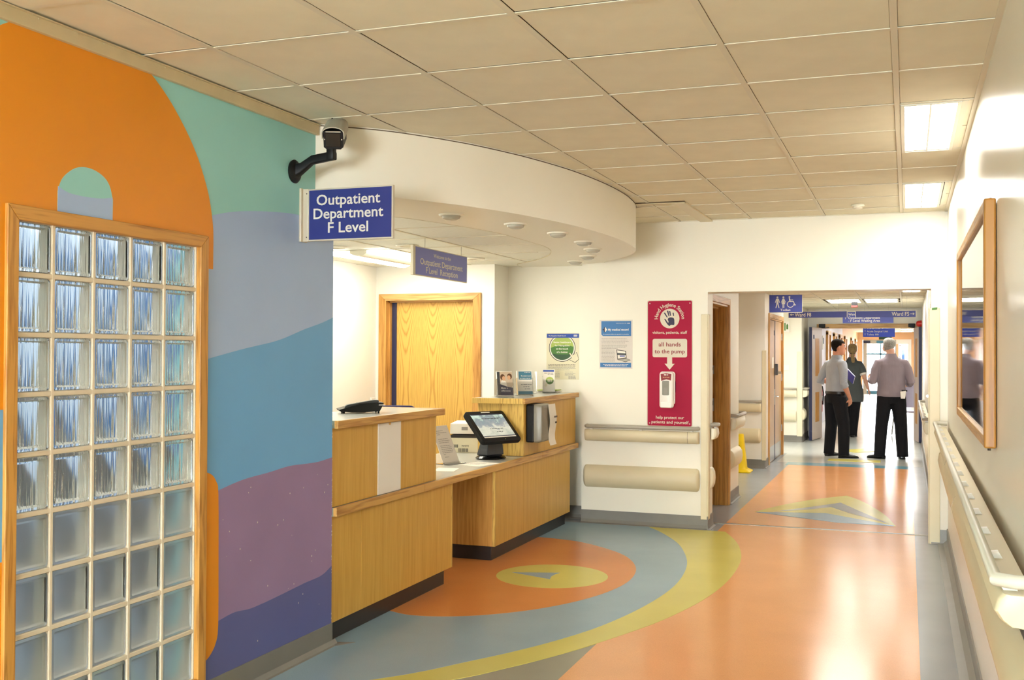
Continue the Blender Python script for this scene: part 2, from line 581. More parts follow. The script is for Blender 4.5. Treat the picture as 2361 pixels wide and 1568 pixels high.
inlay(spline(yel, 6) + [(-3.4, 9.05)], 'f_yellow')
blu = [(-3.4, 3.55), (-2.9, 3.82), (-2.62, 4.06), (-2.301, 4.375), (-2.147, 4.562), (-2.013, 4.779), (-1.872, 5.01), (-1.73, 5.288), (-1.60, 5.62), (-1.50, 6.02), (-1.435, 6.45), (-1.412, 6.85), (-1.432, 7.25), (-1.485, 7.62), (-1.577, 7.986), (-1.714, 8.382), (-1.93, 8.8), (-2.10, 9.05)]
inlay(spline(blu, 6) + [(-3.4, 9.05)], 'f_blue')
ova = [(-3.3, 5.82), (-3.05, 5.66), (-2.792, 5.55), (-2.66, 5.515), (-2.50, 5.545), (-2.327, 5.63), (-2.151, 5.78), (-1.997, 5.969), (-1.856, 6.23), (-1.76, 6.53), (-1.722, 6.842), (-1.752, 7.172), (-1.84, 7.46), (-1.98, 7.72), (-2.175, 7.93), (-2.43, 8.12), (-2.64, 8.185), (-2.80, 8.21), (-3.3, 8.2)]
inlay(spline(ova, 6), 'f_orange2')
cx, cy = -2.245, 6.825
ey = []
for k in range(40):
    a = 2 * PI * k / 40
    u, v = 0.375 * math.cos(a), 0.375 * math.sin(a)
    ey.append((cx + u * 0.955 - v * 0.31 + 0.0, cy + u * 0.31 + v * 0.955))
inlay(ey, 'f_yellow')
inlay([(-2.536, 6.829), (-2.223, 6.715), (-2.242, 6.80), (-2.24, 6.86), (-2.222, 6.938)], 'f_blue')
inlay(spline([(-1.356, 10.27), (-1.213, 10.698), (-0.987, 11.215), (-0.792, 11.537), (-0.602, 11.80)], 5)[:-1] + spline([(-0.602, 11.80), (-0.467, 11.5), (-0.319, 11.028), (-0.189, 10.486), (-0.094, 9.88)], 5), 'f_yellow')
inlay([(-1.34, 10.262), (-0.727, 10.44), (-0.10, 9.885), (-0.587, 9.905)], 'f_blue')
inlay([(-1.193, 10.345), (-0.888, 10.80), (-0.63, 11.22), (-0.45, 10.75), (-0.15, 9.98), (-0.314, 10.23), (-0.52, 10.53), (-0.701, 10.86), (-0.90, 10.60)], 'f_pale')
inlay(rect(-1.05, -0.35, 15.55, 15.85), 'f_yellow')
inlay([(-1.0, 17.3), (-0.5, 17.9), (-0.35, 17.4), (-0.75, 17.0)], 'f_yellow')
struct('floor_joint', MB().box(-1.64, 0.165, 9.46, 9.49, -0.001, 0.006), 'metal_dark', floor)

# --- mural wall with the glass-block opening
wl = MB()
wl.box(WX - 0.16, WX, -9.6, 2.70, 0, CZ + 0.1)
wl.box(WX - 0.16, WX, 2.70, 3.70, 1.972, CZ + 0.1)
wl.box(WX - 0.16, WX, 2.70, 3.70, 0, 0.10)
wl.box(WX - 0.16, WX, 3.70, 4.80, 0, CZ + 0.1)
wall_left = struct('wall_left', wl, 'mint')
def mural(name, poly, layer, mat):
    return part(name, MB().prism(poly, WX - 0.001, WX + 0.0005 * layer, 'x'), mat, wall_left)
END = 4.8005
hill_l = [(3.695, 2.06), (3.789, 2.088), (3.941, 2.122), (4.141, 2.149), (4.357, 2.168), (4.52, 2.172), (4.66, 2.165), (END, 2.147)]
hill_b = [(3.695, 1.463), (3.736, 1.472), (4.013, 1.519), (4.29, 1.56), (4.519, 1.616), (4.683, 1.652), (END, 1.684)]
hill_p = [(3.695, 0.888), (3.839, 0.912), (4.02, 0.938), (4.225, 0.949), (4.391, 0.961), (4.527, 0.958), (4.66, 0.956), (END, 0.966)]
hill_n = [(3.695, 0.34), (3.846, 0.353), (3.962, 0.363), (4.093, 0.352), (4.304, 0.360), (4.534, 0.374), (4.698, 0.380), (END, 0.41)]
for nm, hl, ly, mt in (('painted_hill_lavender', hill_l, 1, 'lavender'), ('painted_hill_blue', hill_b, 2, 'blue'), ('painted_hill_purple', hill_p, 3, 'purple'), ('painted_hill_navy', hill_n, 4, 'navy')):
    mural(nm, spline(hl, 5) + [(END, 0.0), (3.695, 0.0)], ly, mt)
dome = [(3.789, 1.857), (3.790, 1.97), (3.786, 2.043), (3.761, 2.151), (3.724, 2.237), (3.665, 2.336), (3.58, 2.436), (3.47, 2.535), (3.341, 2.612), (3.20, 2.640), (2.854, 2.643), (2.777, 2.625), (2.704, 2.598), (2.62, 2.548), (2.52, 2.46), (2.43, 2.35), (2.36, 2.237), (2.315, 2.12), (2.295, 2.0), (2.29, 1.315)]
mural('painted_dome', dome[:1] + spline(dome[1:19], 4) + dome[19:] + [(2.70, 1.315), (2.70, 1.985), (3.70, 1.985), (3.70, 1.857)], 5, 'orange')
arch = [(3.177, 1.985), (3.178, 2.07), (3.161, 2.117), (3.134, 2.145), (3.089, 2.163), (3.039, 2.168), (2.992, 2.159), (2.951, 2.135), (2.921, 2.105), (2.904, 2.064), (2.904, 1.985)]
mural('painted_arch', arch[:1] + spline(arch[1:10], 4) + arch[10:], 6, 'mint')
mural('painted_arch_hill', [(3.1765, 1.985)] + spline([(3.1755, 2.078), (3.12, 2.067), (3.047, 2.062), (2.972, 2.063), (2.935, 2.070), (2.9055, 2.081)], 3) + [(2.9045, 1.985)], 7, 'lavender')
mural('painted_strip', rect(2.29, 2.70, 0.818, 1.315), 5, 'blue')
mural('painted_strip', rect(2.29, 2.70, 0.0, 0.818), 5, 'orange')
blob = spline([(3.70, 1.005), (3.745, 1.0), (3.793, 0.983), (3.823, 0.950), (3.838, 0.895), (3.842, 0.6), (3.843, 0.337), (3.828, 0.266), (3.793, 0.225), (3.754, 0.205), (3.70, 0.20)], 3)
mural('painted_block', blob, 5, 'orange')
ch = MB()
rc = random.Random(3)
for k in range(26):
    y, z, s = rc.uniform(3.86, 4.79), rc.uniform(0.17, 0.9), rc.uniform(0.0012, 0.0035)
    ch.prism([(y - s, z), (y, z - s * 1.4), (y + s * 0.8, z + s * 0.2), (y, z + s * 1.5)], WX, WX + 0.0026, 'x')
for k in range(34):
    z, s = rc.uniform(0.12, 1.2), rc.uniform(0.0015, 0.004)
    ch.prism([(END - s * 1.2, z - s), (END - 0.0001, z - s), (END - 0.0001, z + s), (END - s * 0.6, z + s * 1.4)], WX, WX + 0.0026, 'x')
o = part('paint_chip', ch, 'scuff', wall_left); o['kind'] = 'stuff'
st = MB().box(WX, WX + 0.006, 2.0, 4.80, 0.012, 0.118, 0.001)
st.prism([(WX, 0.0), (WX + 0.032, 0.0), (WX + 0.018, 0.008), (WX + 0.006, 0.03), (WX, 0.03)], 2.0, 4.835, 'y')
st.box(WX - 0.1, WX + 0.006, 4.8006, 4.806, 0.0, 0.118)
st.hexa([(WX, 4.80, 0.0), (WX + 0.032, 4.80, 0.0), (WX + 0.10, 4.90, 0.0), (WX - 0.05, 4.84, 0)], [(WX, 4.80, 0.010), (WX + 0.030, 4.80, 0.004), (WX + 0.09, 4.895, 0.004), (WX - 0.05, 4.84, 0.006)])
struct('baseboard_left', st, 'skirting')
tr = MB()
tr.box(WX, WX + 0.020, 1.5, 4.62, 2.588, 2.640, 0.002)
tr.box(WX, WX + 0.030, 1.5, 4.62, 2.634, 2.6385)
for k in range(14):
    y = 2.3 + k * 0.165 + rc.uniform(-0.03, 0.03)
    tr.box(WX + 0.019, WX + 0.0225, y, y + 0.006, 2.627, 2.632)
struct('trim_1', tr, 'edge_trim')

# --- glass-block window
win = bpy.data.objects.new('window_1', None); COL.objects.link(win)
win.location = (WX, 3.19, 0.1); win.rotation_euler = FACE_EAST
win['kind'] = 'structure'
win['label'] = 'tall glass block window in an oak frame set in the painted mural wall'
def wy(y): return y - 3.19
def wz(z): return z - 0.1
fr = [('frame_top', [(2.676, 1.992), (3.742, 1.992), (3.690, 1.942), (2.724, 1.942)], 'frame_h'),
      ('frame_side', [(2.676, 1.992), (2.724, 1.942), (2.724, 0.148), (2.676, 0.10)], 'frame_v'),
      ('frame_side', [(3.742, 1.992), (3.742, 0.10), (3.690, 0.148), (3.690, 1.942)], 'frame_v'),
      ('frame_bottom', [(2.676, 0.10), (2.724, 0.148), (3.690, 0.148), (3.742, 0.10)], 'frame_h')]
for nm, pl, mt in fr:
    part(nm, MB().prism([(wy(a), wz(b)) for a, b in pl], -0.03, 0.016, 'z', 0.003), mt, win)
cols = [2.712, 2.899, 3.096, 3.293, 3.488, 3.690]
rows = [1.950, 1.765, 1.562, 1.360, 1.157, 0.955, 0.752, 0.550, 0.347, 0.142]
jm = MB()
for c in cols:
    jm.box(wy(c) - 0.0075, wy(c) + 0.0075, wz(0.14), wz(1.955), -0.085, -0.006, 0.002, 1)
for r in rows:
    jm.box(wy(2.71), wy(3.695), wz(r) - 0.0085, wz(r) + 0.0085, -0.086, -0.0065, 0.002, 1)
part('mortar_grid', jm, 'mortar', win)
bmesh_cache = {}
for ri in range(9):
    for ci in range(5):
        w = cols[ci + 1] - cols[ci] - 0.015
        h = rows[ri] - rows[ri + 1] - 0.017
        key = (ci, round(h, 3), ri < 5)
        if key not in bmesh_cache:
            m = MB()
            R = [(rrect(-w / 2 + d, w / 2 - d, -h / 2 + d, h / 2 - d, 0.012 - d * 0.4, 3), z) for d, z in ((0.006, -0.036), (0.002, -0.034), (0.0, -0.031), (0.0, -0.022), (0.003, -0.012), (0.012, -0.010), (0.019, -0.016))]
            m.loft([[(x, y, z) for x, y in pl] for pl, z in R])
            me = m.mesh('glass_block', 40)
            me.materials.append(M['block_clear' if ri < 5 else 'block_frost'])
            bmesh_cache[key] = me
        link('glass_block', bmesh_cache[key], None, win, (wy((cols[ci] + cols[ci + 1]) / 2), wz((rows[ri] + rows[ri + 1]) / 2), 0))

# --- room seen blurred through the blocks
rm = MB()
rm.box(-6.4, -6.25, -1, 4.8, 0, CZ)
rm.box(-6.25, WX - 0.16, -1.15, -1, 0, CZ)
rm.box(-6.25, WX - 0.16, 4.66, 4.80, 0, CZ)
struct('wall_consulting_room', rm, 'room_wall')
struct('wall_consulting_dado', MB().box(-6.24, WX - 0.17, 4.62, 4.659, 0, 0.92).box(-6.249, -6.2, -1, 4.6, 0, 0.92), 'room_dado')
t = thing('privacy_curtain', 'blue curtain hanging behind the glass block window', 'curtain', (-3.9, 4.3, 0))
cu = []
for k in range(61):
    x = -0.25 + 0.5 * k / 60
    cu.append((x, 0.05 * math.sin(k * 0.9)))
m = MB()
m.loft([[(x, y, z) for x, y in cu] + [(x, y + 0.012, z) for x, y in reversed(cu)] for z in (0.95, 2.1)])
part('cloth', m, 'room_blue', t, 40)
part('curtain_rail', MB().tube([(-0.7, 0, 2.12), (0.7, 0, 2.12)], 0.012, 10).tube([(-0.66, 0, 2.12), (-0.66, 0, CZ)], 0.006, 8).tube([(0.66, 0, 2.12), (0.66, 0, CZ)], 0.006, 8), 'steel', t)

# --- right wall, end wall
struct('wall_right', MB().box(RX, RX + 0.15, -9.6, EY, 0, CZ + 0.1), 'wall_right')
we = MB()
we.box(-2.72, -1.60, EY, EY + 0.25, 0, CZ + 0.1)
we.box(-1.60, 0.178, EY, EY + 0.25, 2.030, CZ + 0.1)
we.box(0.178, RX + 0.15, EY, EY + 0.25, 0, CZ + 0.1)
struct('wall_end', we, 'wall')
struct('wall_rear', MB().box(-3.0, 0.5, -8.6, -8.5, 2.45, CZ + 0.1).box(-3.0, -2.6, -8.6, -8.5, 0, 2.45).box(0.15, 0.5, -8.6, -8.5, 0, 2.45), 'wall')
struct('rear_fill_glow', MB().box(-2.9, 0.4, -9.3, -9.25, 0, 2.6), 'rear_fill')  # glowing panel added behind the camera to light the corridor from that side
rw = bpy.data.objects.new('added_rear_window', None); COL.objects.link(rw); rw.location = (-1.225, -8.55, 0); rw['kind'] = 'structure'  # unseen glazing added in front of the fill panel
m = MB().box(-1.375, -1.30, -0.03, 0.03, 0, 2.45).box(1.30, 1.375, -0.03, 0.03, 0, 2.45).box(-1.30, 1.30, -0.03, 0.03, 2.37, 2.45)
part('window_frame', m, 'alu', rw)
for x in (-0.65, 0.0, 0.65):
    part('mullion', MB().box(x - 0.025, x + 0.025, -0.03, 0.03, 0, 2.37), 'alu', rw)
part('pane', MB().box(-1.30, 1.30, -0.004, 0.004, 0, 2.37), 'pane', rw)
sk = MB()
def skirt(mb, p0, p1, h=0.115, t=0.008, cove=0.045):
    """coved vinyl skirting from p0 to p1, standing to the right of the direction of travel"""
    a, b = Vector((*p0, 0)), Vector((*p1, 0))
    d = (b - a).normalized()
    n = Vector((d.y, -d.x, 0))
    prof = [(0, 0), (cove, 0), (cove, 0.004), (cove * 0.45, 0.010), (t, 0.036), (t, h), (0, h)]
    mb.hexa([a + n * x + Vector((0, 0, z)) for x, z in prof], [b + n * x + Vector((0, 0, z)) for x, z in prof])
    return mb
skirt(sk, (-2.72, EY), (-1.592, EY))
skirt(sk, (-1.60, EY - 0.03), (-1.60, EY + 0.25), 0.115, 0.008, 0.03)
struct('baseboard_end', sk, 'skirting')
sk = MB()
skirt(sk, (RX, EY), (RX, -8), 0.125, 0.008, 0.075)
skirt(sk, (0.178, EY), (RX, EY), 0.115, 0.006, 0.03)
struct('baseboard_right', sk, 'skirting_light')

# --- reception walls
RXL = -4.70
wr = MB().box(RXL - 0.15, RXL, 4.80, 9.2, 0, CZ)
struct('wall_reception_left', wr, 'wall_white')
RB = 8.95
wb = MB()
wb.box(RXL, -4.618, RB, RB + 0.12, 0, CZ)
wb.box(-4.618, -3.672, RB, RB + 0.12, 1.998, CZ)
wb.box(-3.672, -3.50, RB, RB + 0.12, 0, CZ)
wb.box(-3.62, -3.50, RB + 0.12, 9.32, 0, CZ)
struct('wall_reception_back', wb, 'wall_white')
struct('wall_reception_side', MB().box(-3.62, -2.60, 9.30, 9.42, 0, CZ), 'wall')
struct('wall_behind_door', MB().box(-4.8, -3.6, 9.6, 9.7, 0, CZ), 'wall_white')
sk = MB(); skirt(sk, (-3.50, 9.30), (-2.60, 9.30)); skirt(sk, (RXL, RB), (-4.618, RB)); skirt(sk, (RXL, 4.8), (RXL, RB))
struct('baseboard_reception', sk, 'skirting')

# --- curved bulkhead over the desk
outer = spline([(-2.77, 4.62), (-2.60, 4.75), (-2.45, 4.92), (-2.26, 5.25), (-2.14, 5.55), (-2.04, 5.88), (-1.955, 6.28), (-1.905, 6.7), (-1.885, 7.1), (-1.895, 7.5), (-1.950, 7.95), (-2.06, 8.3), (-2.23, 8.62), (-2.45, 8.92), (-2.62, EY)], 6)
inner = spline([(-3.42, 4.84), (-3.08, 5.18), (-2.82, 5.58), (-2.70, 5.89), (-2.60, 6.26), (-2.555, 6.50), (-2.535, 6.76), (-2.53, 7.2), (-2.535, 7.5), (-2.595, 7.84), (-2.74, 8.22), (-2.93, 8.54), (-3.14, 8.8), (-3.30, 9.0), (-3.36, 9.30)], 6)
bk = MB().prism(outer + [(-2.62, 9.30)] + list(reversed(inner)) + [(-2.77, 4.84)], SZ, CZ + 0.02)
bulk = struct('wall_bulkhead', bk, 'wall', None, 30)
edge = MB()
def ribbon(mb, pts, w, z0, z1):
    n = len(pts)
    L, Rr = [], []
    for i, p in enumerate(pts):
        a = Vector(pts[max(0, i - 1)]); b = Vector(pts[min(n - 1, i + 1)])
        d = (b - a).normalized()
        nn = Vector((d.y, -d.x))
        L.append(Vector(p)); Rr.append(Vector(p) + nn * w)
    mb.loft([[(l.x, l.y, z0), (r.x, r.y, z0), (r.x, r.y, z1), (l.x, l.y, z1)] for l, r in zip(L, Rr)])
ribbon(edge, outer, 0.004, CZ - 0.007, CZ - 0.003)
struct('bulkhead_gap_line', edge, 'gap', bulk)  # dark strip drawn for the gap between ceiling tiles and bulkhead
ed = MB(); ribbon(ed, inner, -0.004, SZ - 0.001, SZ + 0.004)
struct('soffit_edge_trim', ed, 'edge_trim', bulk)

# --- main suspended ceiling
ceil = struct('ceiling', MB().box(-2.95, 0.45, -9.6, 9.3, CZ + 0.022, CZ + 0.12), 'gap')
struct('ceiling_infill', MB().box(-2.77, RX, -8.6, 2.72, CZ, CZ + 0.02), 'tile', ceil)
GX = [-0.0437 - 0.5994 * k for k in range(5)]        # main rails, running along the corridor
GY0 = 3.930
tile_me = {}
def tile(parent, x0, x1, y0, y1, z, mat, name='ceiling_tile', gap=0.0124, th=0.012):
    w, d = x1 - x0 - 2 * gap, y1 - y0 - 2 * gap
    key = (round(w, 3), round(d, 3), mat)
    if key not in tile_me:
        me = MB().box(-w / 2, w / 2, -d / 2, d / 2, 0, th, 0.0015, 1).mesh(name)
        me.materials.append(M[mat])
        tile_me[key] = me
    return link(name, tile_me[key], None, parent, ((x0 + x1) / 2, (y0 + y1) / 2, z))
xs = [WX] + list(reversed(GX)) + [RX]
ys = [GY0 + 0.6 * j for j in range(-2, 9)] + [EY]
lights_main = [(5.15, 6.36), (7.55, 8.80)]
for i in range(len(xs) - 1):
    for j in range(len(ys) - 1):
        x0, x1, y0, y1 = xs[i], xs[i + 1], ys[j], ys[j + 1]
        if i == 5 and any(a - 0.1 < (y0 + y1) / 2 < b + 0.1 for a, b in lights_main):
            continue
        if i == 0 and y0 > 4.6:
            continue
        jit = rc.uniform(-0.001, 0.0012)
        tile(ceil, x0 - (0.008 if i == 0 else 0), x1 + (0.008 if i == 5 else 0), y0, y1, CZ + 0.0038 + jit, 'tile')
for x in GX:
    part('ceiling_rail', MB().box(x - 0.012, x + 0.012, 2.7, EY, CZ - 0.001, CZ + 0.0025), 'rail', ceil)
for j, y in enumerate(ys[:-1]):
    segs = [(WX, RX)]
    if any(abs(y - (a + b) / 2) < 0.25 for a, b in lights_main):
        segs = [(WX, GX[0])]
    for a, b in segs:
        part('ceiling_rail', MB().box(a, b, y - 0.012, y + 0.012, CZ + 0.0002, CZ + 0.003), 'rail', ceil)
part('ceiling_rail', MB().box(RX - 0.022, RX, 2.7, EY, CZ - 0.001, CZ + 0.004), 'rail', ceil)
part('ceiling_rail', MB().box(-2.3, RX, EY - 0.02, EY, CZ - 0.001, CZ + 0.004), 'rail', ceil)
for a, b in lights_main:
    ym = GY0 + 0.6 * round(((a + b) / 2 - GY0) / 0.6)
    tile(ceil, 0.225, RX + 0.012, a, ym, CZ + 0.004, 'tile', gap=0.012)
    tile(ceil, 0.225, RX + 0.012, ym, b, CZ + 0.004, 'tile', gap=0.012)
    part('ceiling_rail', MB().box(0.233, 0.257, a, b, CZ - 0.001, CZ + 0.003), 'rail', ceil)
struct('ceiling_trunking', MB().box(-1.665, -1.56, 7.90, EY, CZ - 0.012, CZ + 0.002, 0.002), 'beige', ceil)
struct('ceiling_trunking', MB().box(-1.97, -1.56, 7.885, 7.93, CZ - 0.010, CZ + 0.002), 'edge_trim', ceil)
struct('ceiling_gap', MB().box(-1.97, -1.56, 7.872, 7.885, CZ - 0.004, CZ + 0.002), 'gap', ceil)

# --- reception ceiling
rce = struct('ceiling_reception', MB().prism([(RXL, 4.8), (-3.2, 4.8), (-2.62, 5.6), (-2.4, 6.5), (-2.4, 8.2), (-2.75, 9.0), (-2.75, 9.3), (RXL, 9.3)], SZ + 0.03, SZ + 0.1), 'gap')
RGX = [-4.94, -4.34, -3.74, -3.14, -2.50]
RGY = [4.97, 5.57, 6.17, 6.77, 7.37, 7.97, 8.57, 9.17, 9.32]
for i in range(4):
    for j in range(8):
        if i == 1 and j in (4, 5):
            continue
        x0, x1 = max(RGX[i], RXL), RGX[i + 1]
        if i < 2 and RGY[j] > 9.0:
            continue
        tile(rce, x0, x1, RGY[j], min(RGY[j + 1], 9.30), SZ + 0.006, 'tile_white', 'pitted_ceiling_tile', 0.010)
for x in RGX[1:4]:
    part('ceiling_rail', MB().box(x - 0.010, x + 0.010, 4.82, 8.95 if x < -3.5 else 9.3, SZ + 0.002, SZ + 0.006), 'rail', rce)
for y in RGY[:-1]:
    part('ceiling_rail', MB().box(RXL, -2.5 if y < 7.9 else -2.75, y - 0.010, y + 0.010, SZ + 0.003, SZ + 0.007), 'rail', rce)

# --- passage beyond the end wall
PX, PR = -1.67, 0.23
w = MB()
w.box(PX - 0.16, PX, EY + 0.25, 9.50, 0, SZ + 0.1)
w.box(PX - 0.16, PX, 9.50, 10.66, 2.03, SZ + 0.1)
w.box(PX - 0.16, PX, 10.66, 11.35, 0, SZ + 0.1)
w.box(-2.95, PX - 0.16, 11.22, 11.35, 0, SZ + 0.1)
w.box(-2.95, -2.85, 9.45, 14.3, 0, SZ + 0.1)
struct('wall_passage_left', w, 'wall')
w = MB()
w.box(-2.95, -1.75, 14.20, 14.30, 0, SZ + 0.1)
w.box(-1.89, -1.75, 14.30, 14.62, 0, SZ + 0.1)
w.box(-1.89, -1.75, 14.62, 16.27, 2.02, SZ + 0.1)
w.box(-1.89, -1.75, 16.27, 16.42, 0, SZ + 0.1)
w.box(-5.0, -1.89, 16.30, 16.42, 0, SZ + 0.1)
struct('wall_alcove', w, 'wall_white')
w = MB()
w.box(-5.0, -1.68, 18.60, 18.72, 0, SZ + 0.1)
w.box(-1.80, -1.68, 18.72, 19.80, 0, SZ + 0.1)
w.box(-5.12, -5.0, 16.3, 18.72, 0, SZ + 0.1)
struct('wall_cross_passage', w, 'wall')
struct('wall_passage_right', MB().box(PR, PR + 0.15, EY + 0.25, 19.95, 0, SZ + 0.1), 'wall_white')
w = MB()
w.box(-1.80, -1.50, 19.80, 19.93, 0, SZ + 0.1)
w.box(0.18, PR + 0.1, 19.80, 19.93, 0, SZ + 0.1)
w.box(-1.50, 0.18, 19.80, 19.93, 2.035, SZ + 0.1)
struct('wall_fire_doors', w, 'wall_white')
pc = struct('ceiling_passage', MB().box(-5.1, 0.5, EY + 0.25, 20.0, SZ + 0.02, SZ + 0.12), 'gap')
struct('ceiling_infill', MB().box(-5.0, -1.75, EY + 0.25, 20.0, SZ, SZ + 0.019).box(-1.75, PR, EY + 0.25, 13.2, SZ, SZ + 0.019), 'tile', pc)
pxs = [-1.79, -1.19, -0.635, -0.085, 0.25]
pys = [13.2 + 0.6 * k for k in range(12)]
for i in range(4):
    for j in range(11):
        if i in (1, 2) and 5 <= j <= 6:
            continue
        if i == 3 and j == 1:
            continue
        tile(pc, pxs[i], pxs[i + 1], pys[j], min(pys[j + 1], 19.8), SZ + 0.005, 'tile', gap=0.014)
for x in pxs[1:4]:
    part('ceiling_rail', MB().box(x - 0.013, x + 0.013, 13.2, 19.8, SZ, SZ + 0.004), 'rail', pc)
for y in pys[:-1]:
    part('ceiling_rail', MB().box(-1.75, PR, y - 0.013, y + 0.013, SZ + 0.001, SZ + 0.005), 'rail', pc)
sk = MB()
skirt(sk, (PX, 10.72), (PX, 11.35), 0.115, 0.006, 0.03)
skirt(sk, (-2.85, 14.20), (-1.75, 14.20), 0.115, 0.006, 0.03)
skirt(sk, (-1.75, 14.20), (-1.75, 14.60), 0.115, 0.006, 0.02)
skirt(sk, (-5.0, 18.60), (-1.68, 18.60), 0.115, 0.006, 0.03)
skirt(sk, (-1.68, 18.60), (-1.68, 19.80), 0.115, 0.006, 0.03)
skirt(sk, (PR, 19.8), (PR, 10.75), 0.1, 0.006, 0.03)
struct('baseboard_passage', sk, 'skirting')

# --- far corridor behind the fire doors
struct('wall_far_left', MB().box(-1.87, -1.75, 19.93, 32, 0, SZ + 0.1), 'wall_lilac')
struct('wall_far_left_end', MB().box(-1.87, -1.75, 32, 42.1, 0, SZ + 0.1), 'wall_peach')
struct('wall_far_right', MB().box(0.32, 0.45, 19.93, 42.1, 0, SZ + 0.1), 'wall_lilac')
w = MB()
w.box(-1.87, -1.57, 42.0, 42.1, 0, SZ + 0.1)
w.box(-1.57, -0.39, 42.0, 42.1, 2.02, SZ + 0.1)
w.box(-0.39, -0.30, 42.0, 42.1, 0, SZ + 0.1)
w.box(-0.30, 0.02, 42.0, 42.1, 1.86, SZ + 0.1)
w.box(-0.30, 0.02, 42.0, 42.1, 0, 1.0)
w.box(0.02, 0.45, 42.0, 42.1, 0, SZ + 0.1)
struct('wall_far_end', w, 'wall_peach')
struct('ceiling_far', MB().box(-1.9, 0.5, 19.93, 42.1, SZ, SZ + 0.1), 'tile')
struct('daylight', MB().box(-2.4, 0.9, 43.2, 43.25, 0.0, 2.5), 'daylight')
struct('floor_outside', MB().box(-2.4, 0.9, 42.1, 43.2, -0.05, 0.0), 'f_pale')
fw = bpy.data.objects.new('window_2', None); COL.objects.link(fw); fw.location = (-0.98, 42, 0); fw['kind'] = 'structure'
m = MB().box(-0.58, -0.44, -0.03, 0.05, 0, 2.02).box(0.55, 0.59, -0.03, 0.05, 0, 2.02).box(-0.44, 0.55, -0.03, 0.05, 1.88, 2.02)
part('window_frame', m, 'grey_light', fw)
part('mullion', MB().box(0.03, 0.07, -0.01, 0.03, 0.0, 1.88), 'print_teal', fw)
part('transom', MB().box(-0.44, 0.55, -0.01, 0.03, 1.46, 1.52), 'print_teal', fw)
part('transom', MB().box(-0.44, 0.55, -0.01, 0.03, 0.0, 0.12), 'print_teal', fw)
part('pane', MB().box(-0.44, 0.55, 0.005, 0.012, 0.0, 1.88), 'pane', fw)
for k, (x0, x1) in enumerate(((-0.58, -0.32), (-0.10, 0.14))):
    part('door_sign', MB().box(x0, x1, -0.045, -0.031, 1.90, 1.99), 'print_navy' if k == 0 else 'print_teal', fw)
fw = bpy.data.objects.new('window_3', None); COL.objects.link(fw); fw.location = (-0.14, 42, 0); fw['kind'] = 'structure'
m = MB().box(-0.36, -0.16, -0.02, 0.04, 1.86, 2.04).box(-0.16, 0.16, -0.02, 0.04, 1.86, 2.04).box(0.16, 0.28, -0.02, 0.04, 1.0, 2.04)
part('window_frame', m, 'white_pl', fw)
part('pane', MB().box(-0.16, 0.16, 0.01, 0.02, 1.0, 1.86), 'pane', fw)
part('blind', MB().box(-0.14, -0.09, 0.05, 0.07, 1.0, 1.84), 'print_hair', fw)
part('blind', MB().box(-0.06, 0.05, 0.05, 0.07, 1.0, 1.8), 'print_blue', fw)
# ------------------------------------------------------------------ doors and frames
def structure(name, loc=(0, 0, 0), rot=(0, 0, 0), label=None):
    o = bpy.data.objects.new(name, None); COL.objects.link(o)
    o.location = loc; o.rotation_euler = rot; o['kind'] = 'structure'
    if label: o['label'] = label
    return o

# reception door (x right, y up, z out of the wall), opening 0.946 wide
d = structure('door_1', (-4.145, RB, 0), FACE_SOUTH, 'crown-cut oak veneer door with a dark blue edge behind the reception counter')
for s in (-1, 1):
    part('architrave', MB().prism([(s * 0.518, 0), (s * 0.440, 0), (s * 0.440, 1.985), (s * 0.518, 2.050)], 0.0, 0.020, 'z', 0.003), 'jamb', d)
    part('jamb', MB().box(min(s * 0.473, s * 0.440), max(s * 0.473, s * 0.440), 0, 1.997, -0.12, 0.004), 'jamb', d)
    part('door_stop', MB().box(min(s * 0.440, s * 0.425), max(s * 0.440, s * 0.425), 0, 1.985, -0.075, -0.035), 'jamb', d)
part('architrave', MB().prism([(-0.518, 2.050), (0.518, 2.050), (0.440, 1.985), (-0.440, 1.985)], 0.0, 0.020, 'z', 0.003), 'jamb_h', d)
part('jamb', MB().box(-0.473, 0.473, 1.985, 1.998, -0.12, 0.004), 'jamb_h', d)
part('door_stop', MB().box(-0.44, 0.44, 1.972, 1.985, -0.075, -0.035), 'jamb_h', d)
lf = part('door_leaf', MB().box(-0.375, 0.424, 0.006, 1.972, -0.118, -0.076, 0.002), 'door_veneer', d)
part('edge_strip', MB().box(-0.424, -0.376, 0.006, 1.972, -0.118, -0.073, 0.002), 'door_blue', lf)

def wall_door(name, loc, rot, w, h, depth, label, leaf_mat, hidden_leaf=False):
    d = structure(name, loc, rot, label)
    hw = w / 2
    for s in (-1, 1):
        part('architrave', MB().prism([(s * (hw + 0.05), 0), (s * (hw - 0.012), 0), (s * (hw - 0.012), h - 0.012), (s * (hw + 0.05), h + 0.05)], 0.0, 0.018, 'z', 0.003), 'jamb', d)
        part('jamb', MB().box(min(s * hw, s * (hw - 0.03)), max(s * hw, s * (hw - 0.03)), 0, h, -depth, 0.002), 'jamb', d)
    part('architrave', MB().prism([(-hw - 0.05, h + 0.05), (hw + 0.05, h + 0.05), (hw - 0.012, h - 0.012), (-hw + 0.012, h - 0.012)], 0.0, 0.018, 'z', 0.003), 'jamb_h', d)
    part('jamb', MB().box(-hw, hw, h - 0.03, h, -depth, 0.002), 'jamb_h', d)
    return d

